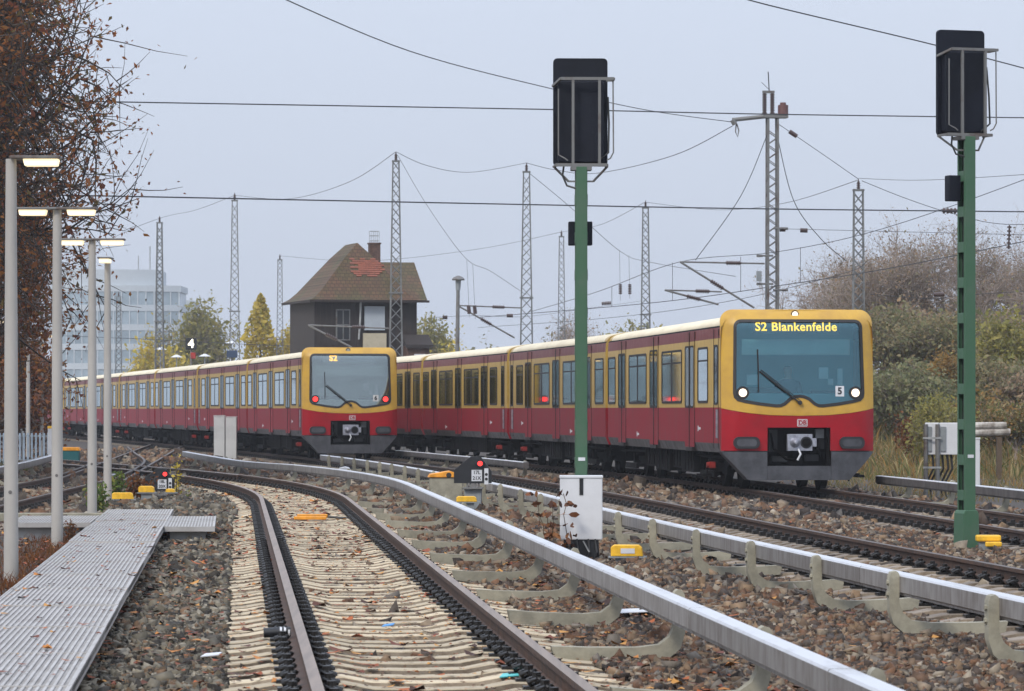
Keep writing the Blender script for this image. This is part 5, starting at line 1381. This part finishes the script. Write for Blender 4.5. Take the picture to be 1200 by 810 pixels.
FOL = {
 'brown': island_mat('foliage_dark_autumn', [(.27, .10, .034), (.19, .08, .03), (.34, .125, .04), (.14, .10, .034), (.38, .16, .045), (.20, .065, .035)], .7, .3, .45),
 'orange': island_mat('foliage_orange', [(.22, .075, .018), (.15, .045, .015), (.28, .12, .025), (.10, .035, .015)], .7, .3, .3),
 'olive': island_mat('foliage_olive', [(.20, .19, .09), (.24, .20, .10), (.16, .165, .075), (.26, .20, .10)], .75, .3, .3),
 'grey': island_mat('foliage_sparse_brown', [(.27, .19, .125), (.23, .175, .125), (.30, .20, .11), (.22, .20, .12)], .8, .3, .3),
 'green': island_mat('foliage_green', [(.17, .18, .085), (.20, .20, .095), (.14, .155, .075), (.22, .20, .10)], .75, .3, .3),
 'lime': island_mat('foliage_yellow_green', [(.29, .26, .07), (.24, .23, .07), (.33, .28, .08), (.21, .20, .07)], .75, .3, .4),
 'yellow': island_mat('foliage_yellow', [(.58, .44, .06), (.46, .36, .05), (.62, .48, .09), (.38, .33, .06)], .75, .3, .45),
 'amber': island_mat('foliage_amber', [(.30, .17, .05), (.24, .15, .05), (.34, .21, .06), (.20, .15, .06)], .75, .3, .35),
 'dry': island_mat('dry_grass', [(.27, .20, .09), (.20, .15, .06), (.32, .25, .12), (.15, .15, .05), (.11, .13, .04), (.24, .14, .05), (.13, .12, .05), (.30, .17, .05)], .85, .2, .3),
 'weed': island_mat('weed_green', [(.10, .16, .03), (.14, .19, .04), (.07, .11, .025), (.20, .20, .05)], .8, .2, .3),
 'rust': island_mat('bush_rust', [(.16, .055, .02), (.11, .04, .018), (.20, .08, .025), (.09, .05, .02)], .8, .2, .3),
}
_tree_rng = np.random.default_rng(77)
TRUNKS = {}
def tree(name, label, x, d, zb, h, w, kind, fol, per, size, jit=.06, cat='tree', grp=None, bark='bark', rz=None, nmax=None, shape=None):
    r = empty(name, (x, d, zb), _tree_rng.uniform(0, 6.28) if rz is None else rz, label, cat, grp)
    tv, tf, tips = TREES[kind] if kind != 'big' else TREE_BIG
    key = (kind, bark)
    if key not in TRUNKS: TRUNKS[key] = np_mesh('trunk', tv, tf, M[bark], smooth=True)
    o = link('trunk', TRUNKS[key], r); o.scale = (w, w, h)
    P = np.repeat(tips, max(1, int(per)), 0) if per >= 1 else tips[_tree_rng.random(len(tips)) < per]
    if nmax and len(P) > nmax: P = P[_tree_rng.choice(len(P), nmax, replace=False)]
    P = P*np.array([w, w, h]) + _tree_rng.normal(0, 1, P.shape)*np.array([w, w, h])*jit
    P = P[P[:, 2] > .04*h]
    v, f = leaf_cloud(P, size, _tree_rng, True)
    link('crown', np_mesh('crown', v, f, FOL[fol]), r)
    return r
# big autumn trees at the left edge
tree('autumn_tree', 'big dark autumn tree overhanging the lamp posts at the upper left', -16.4, 92, -.4, 23.0, 18.0, 'big', 'brown', 3, .066, .006, rz=.6, nmax=70000)
tree('autumn_tree', 'second dark autumn tree filling the left edge behind the lamps', -20.0, 104, -.4, 21.0, 20.0, 'big', 'brown', 3, .080, .009, rz=2.6, nmax=48000)
tree('autumn_tree', 'lower dark tree behind the lamp posts at the left edge', -15.6, 112, -.4, 10.5, 6.6, 0, 'brown', 2, .065, .03, bark='bark_pale')
tree('autumn_tree', 'small orange leaved tree low behind the nearest lamp posts', -18.6, 141, -.4, 6.2, 5.2, 1, 'orange', 1, .09, .04, bark='bark_pale')
tree('autumn_tree', 'red brown shrub tree behind the distant lamps', -22.5, 168, -.4, 6.2, 5.5, 2, 'rust', 1, .10, .04, bark='bark_pale')
# trees in the mist
for nm, lab, x, yt, d_, w, k, fo, per, sz, j in (
    ('misty_tree', 'pale misty tree right of the glass office building', 236, 342, 330, 6.0, 0, 'lime', 4, .30, .05), ('misty_tree', 'yellowish misty tree before the glass office building', 190, 372, 320, 6.5, 1, 'yellow', 4, .30, .05),
    ('misty_tree', 'round olive tree overlapping the annex of the office building', 205, 357, 345, 6.5, 1, 'olive', 3, .30, .05),
    ('misty_tree', 'yellow shrub left of the signal box behind the mast', 346, 372, 300, 5.0, 0, 'yellow', 4, .26, .05),
    ('misty_tree', 'yellow bush just right of the signal box', 522, 383, 270, 5.4, 1, 'yellow', 5, .26, .06), ('misty_tree', 'pale willow green bush right behind the signal box', 503, 363, 300, 5.5, 0, 'lime', 3, .26, .06),
    ('misty_tree', 'low green tree left of the middle green signal', 632, 382, 310, 6.5, 1, 'olive', 3, .28, .05), ('misty_tree', 'bare grey tree behind the middle green signal post', 672, 352, 300, 7.5, 0, 'grey', 1, .16, .03),
    ('misty_tree', 'bare grey bush right of the middle green signal post', 705, 370, 290, 6.0, 1, 'grey', 1, .16, .04), ('misty_tree', 'pale green bush above the nearer train roof', 745, 372, 320, 7.5, 0, 'lime', 3, .28, .06),
    ('misty_tree', 'low misty bush left of the lattice mast in the middle', 585, 392, 320, 7.0, 1, 'olive', 3, .28, .06)):
    tree(nm, lab, gx(x, d_), d_, -.4, gz(yt, d_)+.4, w, k, fo, .12 if fo == 'grey' else .55, sz*.60, j*.7, grp='misty background trees', bark='bark_pale')
# the yellow poplar
pr = empty('poplar', (gx(305, 300), 300, -.4), 0, 'slender yellow poplar left of the signal box', 'tree')
hp = gz(345, 300)+.4
MB().tube([(0, 0, 0), (0, 0, hp*.9)], [.22, .03], 6).build('trunk', M['bark'], pr)
zz = _tree_rng.uniform(.08, 1, 3600); rr = 1.55*np.sin(np.pi*np.clip(zz, 0, 1)**.75)**.7*np.sqrt(_tree_rng.uniform(0.1, 1, 3600)); aa = _tree_rng.uniform(0, 6.28, 3600)
rr *= 1+.18*np.sin(aa*3+zz*14)
v, f = leaf_cloud(np.stack([rr*np.cos(aa), rr*np.sin(aa), zz*hp], -1), .17, _tree_rng); link('crown', np_mesh('crown', v, f, FOL['yellow']), pr)

# ---------------- wooded bank at the right
def bank_z(x, y):
    t = max(0, min(1, (y-96)/70)); return -.42 + 3.2*t*t*(3-2*t) + .15*math.sin(x*.7)*math.sin(y*.5)
bx = np.arange(6, 70.1, 2.0); by = np.arange(90, 330.1, 4.0)
vv = np.array([(x + max(0, y-90)*.02, y, bank_z(x, y)*min(1, (x-6)/3.0) - .42*(1-min(1, (x-6)/3.0))-.02) for y in by for x in bx]); nx = len(bx)
ff = np.array([(i*nx+j, i*nx+j+1, (i+1)*nx+j+1, (i+1)*nx+j) for i in range(len(by)-1) for j in range(nx-1)])
M['soil'] = mat('bank_soil', (.085, .07, .04), .95, col2=(.05, .05, .022), scale=.5, bump=.8, bscale=6)
tag(link('bank', np_mesh('bank', vv, ff, M['soil'], smooth=True)), 'grassy bank rising to the wood at the right', 'bank', kind='structure')
spec = [  # label, px x, px top, distance, width, kind, foliage, per tip, size, jitter
 ('tall bare tree at the left border of the wood beside the lattice mast', 985, 322, 205, 8.5, 0, 'grey', .5, .10, .02),
 ('tall bare twiggy tree above the right edge of the nearer train', 1035, 303, 185, 8.5, 1, 'grey', .7, .10, .02),
 ('tall bare brownish tree left of the right green post', 1080, 293, 180, 9.0, 2, 'grey', 1, .10, .025),
 ('bare brown tree directly behind the right green post', 1122, 300, 182, 8.5, 0, 'grey', 1, .10, .025),
 ('tallest bare tree right of the right green post', 1168, 286, 178, 9.0, 1, 'grey', .6, .10, .02),
 ('bare tree at the right edge above the lime bush', 1215, 296, 180, 9.0, 2, 'grey', .6, .10, .02)]
for lab, x, yt, d_, w, k, fo, per, sz, j in spec:
    zb = bank_z(gx(x, d_), d_)
    tree('bare_tree', lab, gx(x, d_), d_, zb-.1, (gz(yt, d_)-zb)*_tree_rng.uniform(1.2, 1.42), w*1.0, k, fo, per*.5, sz*.55, j*.6, grp='bare trees of the wood', bark='bark_pale')
spec = [
 ('brown olive bush right above the nearer train edge', 1045, 365, 158, 6.0, 0, 'olive', 3, .12, .06), ('reddish brown bush under the tall trees left of the post', 1085, 345, 160, 6.5, 1, 'grey', 4, .13, .06),
 ('olive bush behind the right green post', 1130, 365, 156, 6.0, 2, 'olive', 3, .12, .06), ('brown bush right of the post below the tallest tree', 1180, 372, 158, 6.5, 0, 'grey', 4, .13, .06),
 ('lime green bush at the right edge', 1196, 350, 135, 4.2, 1, 'lime', 4, .11, .06), ('green bush below the brown ones beside the train edge', 1062, 432, 122, 5.2, 0, 'green', 5, .10, .07),
 ('dull green low bush near the train corner', 1036, 455, 128, 4.2, 1, 'green', 4, .10, .07), ('orange leaved bush just left of the right green post', 1119, 412, 130, 2.2, 2, 'amber', 4, .09, .07),
 ('dull brown thicket left of the switch boxes', 1090, 420, 134, 4.5, 1, 'olive', 4, .11, .07), ('dark thicket right of the right green post', 1160, 425, 130, 4.6, 0, 'olive', 4, .11, .07),
 ('brown thicket at the right edge under the lime bush', 1200, 430, 128, 4.4, 2, 'grey', 5, .11, .07), ('pale dry bush above the logs', 1140, 452, 118, 3.0, 1, 'dry', 3, .08, .07),
 ('low rusty shrub between train and switch boxes', 1072, 482, 112, 2.6, 2, 'rust', 2, .07, .07), ('low lime shrub behind the switch boxes', 1097, 470, 110, 2.4, 0, 'lime', 2, .07, .07),
 ('low dry shrub at the right edge above the grass', 1190, 470, 112, 3.2, 2, 'dry', 3, .07, .07)]
for lab, x, yt, d_, w, k, fo, per, sz, j in spec:
    zb = bank_z(gx(x, d_), d_)
    tree('bush', lab, gx(x, d_), d_, zb-.1, (gz(yt, d_)-zb)*1.15, w*.9, k, fo, .72, sz*.70, j*.8, cat='bush', grp='bushes on the bank', bark='bark_pale')
# dry grass at the right and tufts elsewhere
g2 = np.random.default_rng(21)
def a_right(g):
    y = g.uniform(76, 118); x0 = max(T3(y)+2.6, 7.0); x = g.uniform(x0, 18.5); return (x, y, (bank_z(x, y) if x > 9 and y > 90 else -.42))
v, f = bladed(20000, g2, a_right, .08, .42, .012, .45)
tag(link('dry_grass', np_mesh('dry_grass', v, f, FOL['dry'])), 'dry yellow grass beside the right track', 'grass', kind='stuff')
def a_low(g):
    y = g.uniform(100, 165); x = g.uniform(9, 26); return (x, y, bank_z(x, y)-.05)
v, f = bladed(15000, g2, a_low, .2, .8, .025, .5)
tag(link('bank_grass', np_mesh('bank_grass', v, f, FOL['dry'])), 'tall withered grass covering the bank under the bushes', 'grass', kind='stuff')
def a_left(g):
    y = g.uniform(37, 60); return (WR(y)-1.0-abs(g.normal(0, .55)), y, -.28)
v, f = bladed(5200, g2, a_left, .04, .20, .006, .6)
tag(link('withered_grass', np_mesh('withered_grass', v, f, FOL['rust'])), 'withered brown grass along the left side of the walkway', 'grass', kind='stuff')
def a_t0(g):
    y = g.uniform(75, 118); return (T0(y)-2.4-abs(g.normal(0, .7)), y, -.3)
v, f = bladed(2500, g2, a_t0, .1, .4, .012, .4)
tag(link('verge_grass', np_mesh('verge_grass', v, f, FOL['weed'])), 'green grass under the left conductor rail', 'grass', kind='stuff')
def weed(label, x, d_, w, h, n, fol, sz, name='weed_plant'):
    r = empty(name, (x, d_, -.3), 0, label, 'plant')
    b = MB(); P = []
    for i in range(max(5, n//40)):
        a, q = g2.uniform(0, 6.28), abs(g2.normal(0, w*.4)); e = Vector((q*math.cos(a), q*math.sin(a)*.6, h*g2.uniform(.6, 1)))
        s0 = Vector((e.x*.3, e.y*.3, 0)); b.tube([s0, s0.lerp(e, .5)+Vector((0, 0, .05)), e], .006, 3)
        for t in g2.uniform(.2, 1, 40 if n > 200 else 16): p = s0.lerp(e, t); P.append((p.x+g2.normal(0, .05), p.y+g2.normal(0, .05), p.z+g2.normal(0, .04)))
    b.build('stem', M['stem'], r); v, f = leaf_cloud(np.array(P), sz, g2); link('foliage', np_mesh('foliage', v, f, FOL[fol]), r)
weed('bright green weed at the foot of the third lamp post', gx(117, 66), 66, .35, .62, 500, 'weed', .035)
weed('green weed in front of the rusty bush', gx(138, 74), 74, .35, .75, 400, 'weed', .035)
weed('rusty brown bush left of the far shunting signal', gx(160, 75.5), 75.5, .55, .62, 700, 'rust', .035)
weed('tall thin yellow weed right of the far shunting signal', gx(207, 80), 80, .10, 1.05, 150, 'yellow', .035)
weed('dark dry weed at the foot of the second lamp post', gx(82, 52), 52, .28, .40, 260, 'rust', .02)
weed('small green weed right of the far shunting signal', gx(222, 77), 77, .25, .25, 160, 'weed', .03)

# ================================================================ misty air
hz = MB().box(-1510, 1510, -70, 3010, -1.6, 44)
hm = bpy.data.materials.new('haze'); hm.use_nodes = True
hn = hm.node_tree.nodes; hn.remove(hn['Principled BSDF'])
pv = hn.new('ShaderNodeVolumePrincipled'); pv.inputs['Color'].default_value = (.90, .94, 1.0, 1); pv.inputs['Density'].default_value = HAZE = 0.0003
pv.inputs['Anisotropy'].default_value = 0.0
hm.node_tree.links.new(pv.outputs[0], hn['Material Output'].inputs['Volume'])
ho = hz.build('haze', hm); tag(ho, 'thin autumn mist over the station yard', 'haze', kind='stuff')
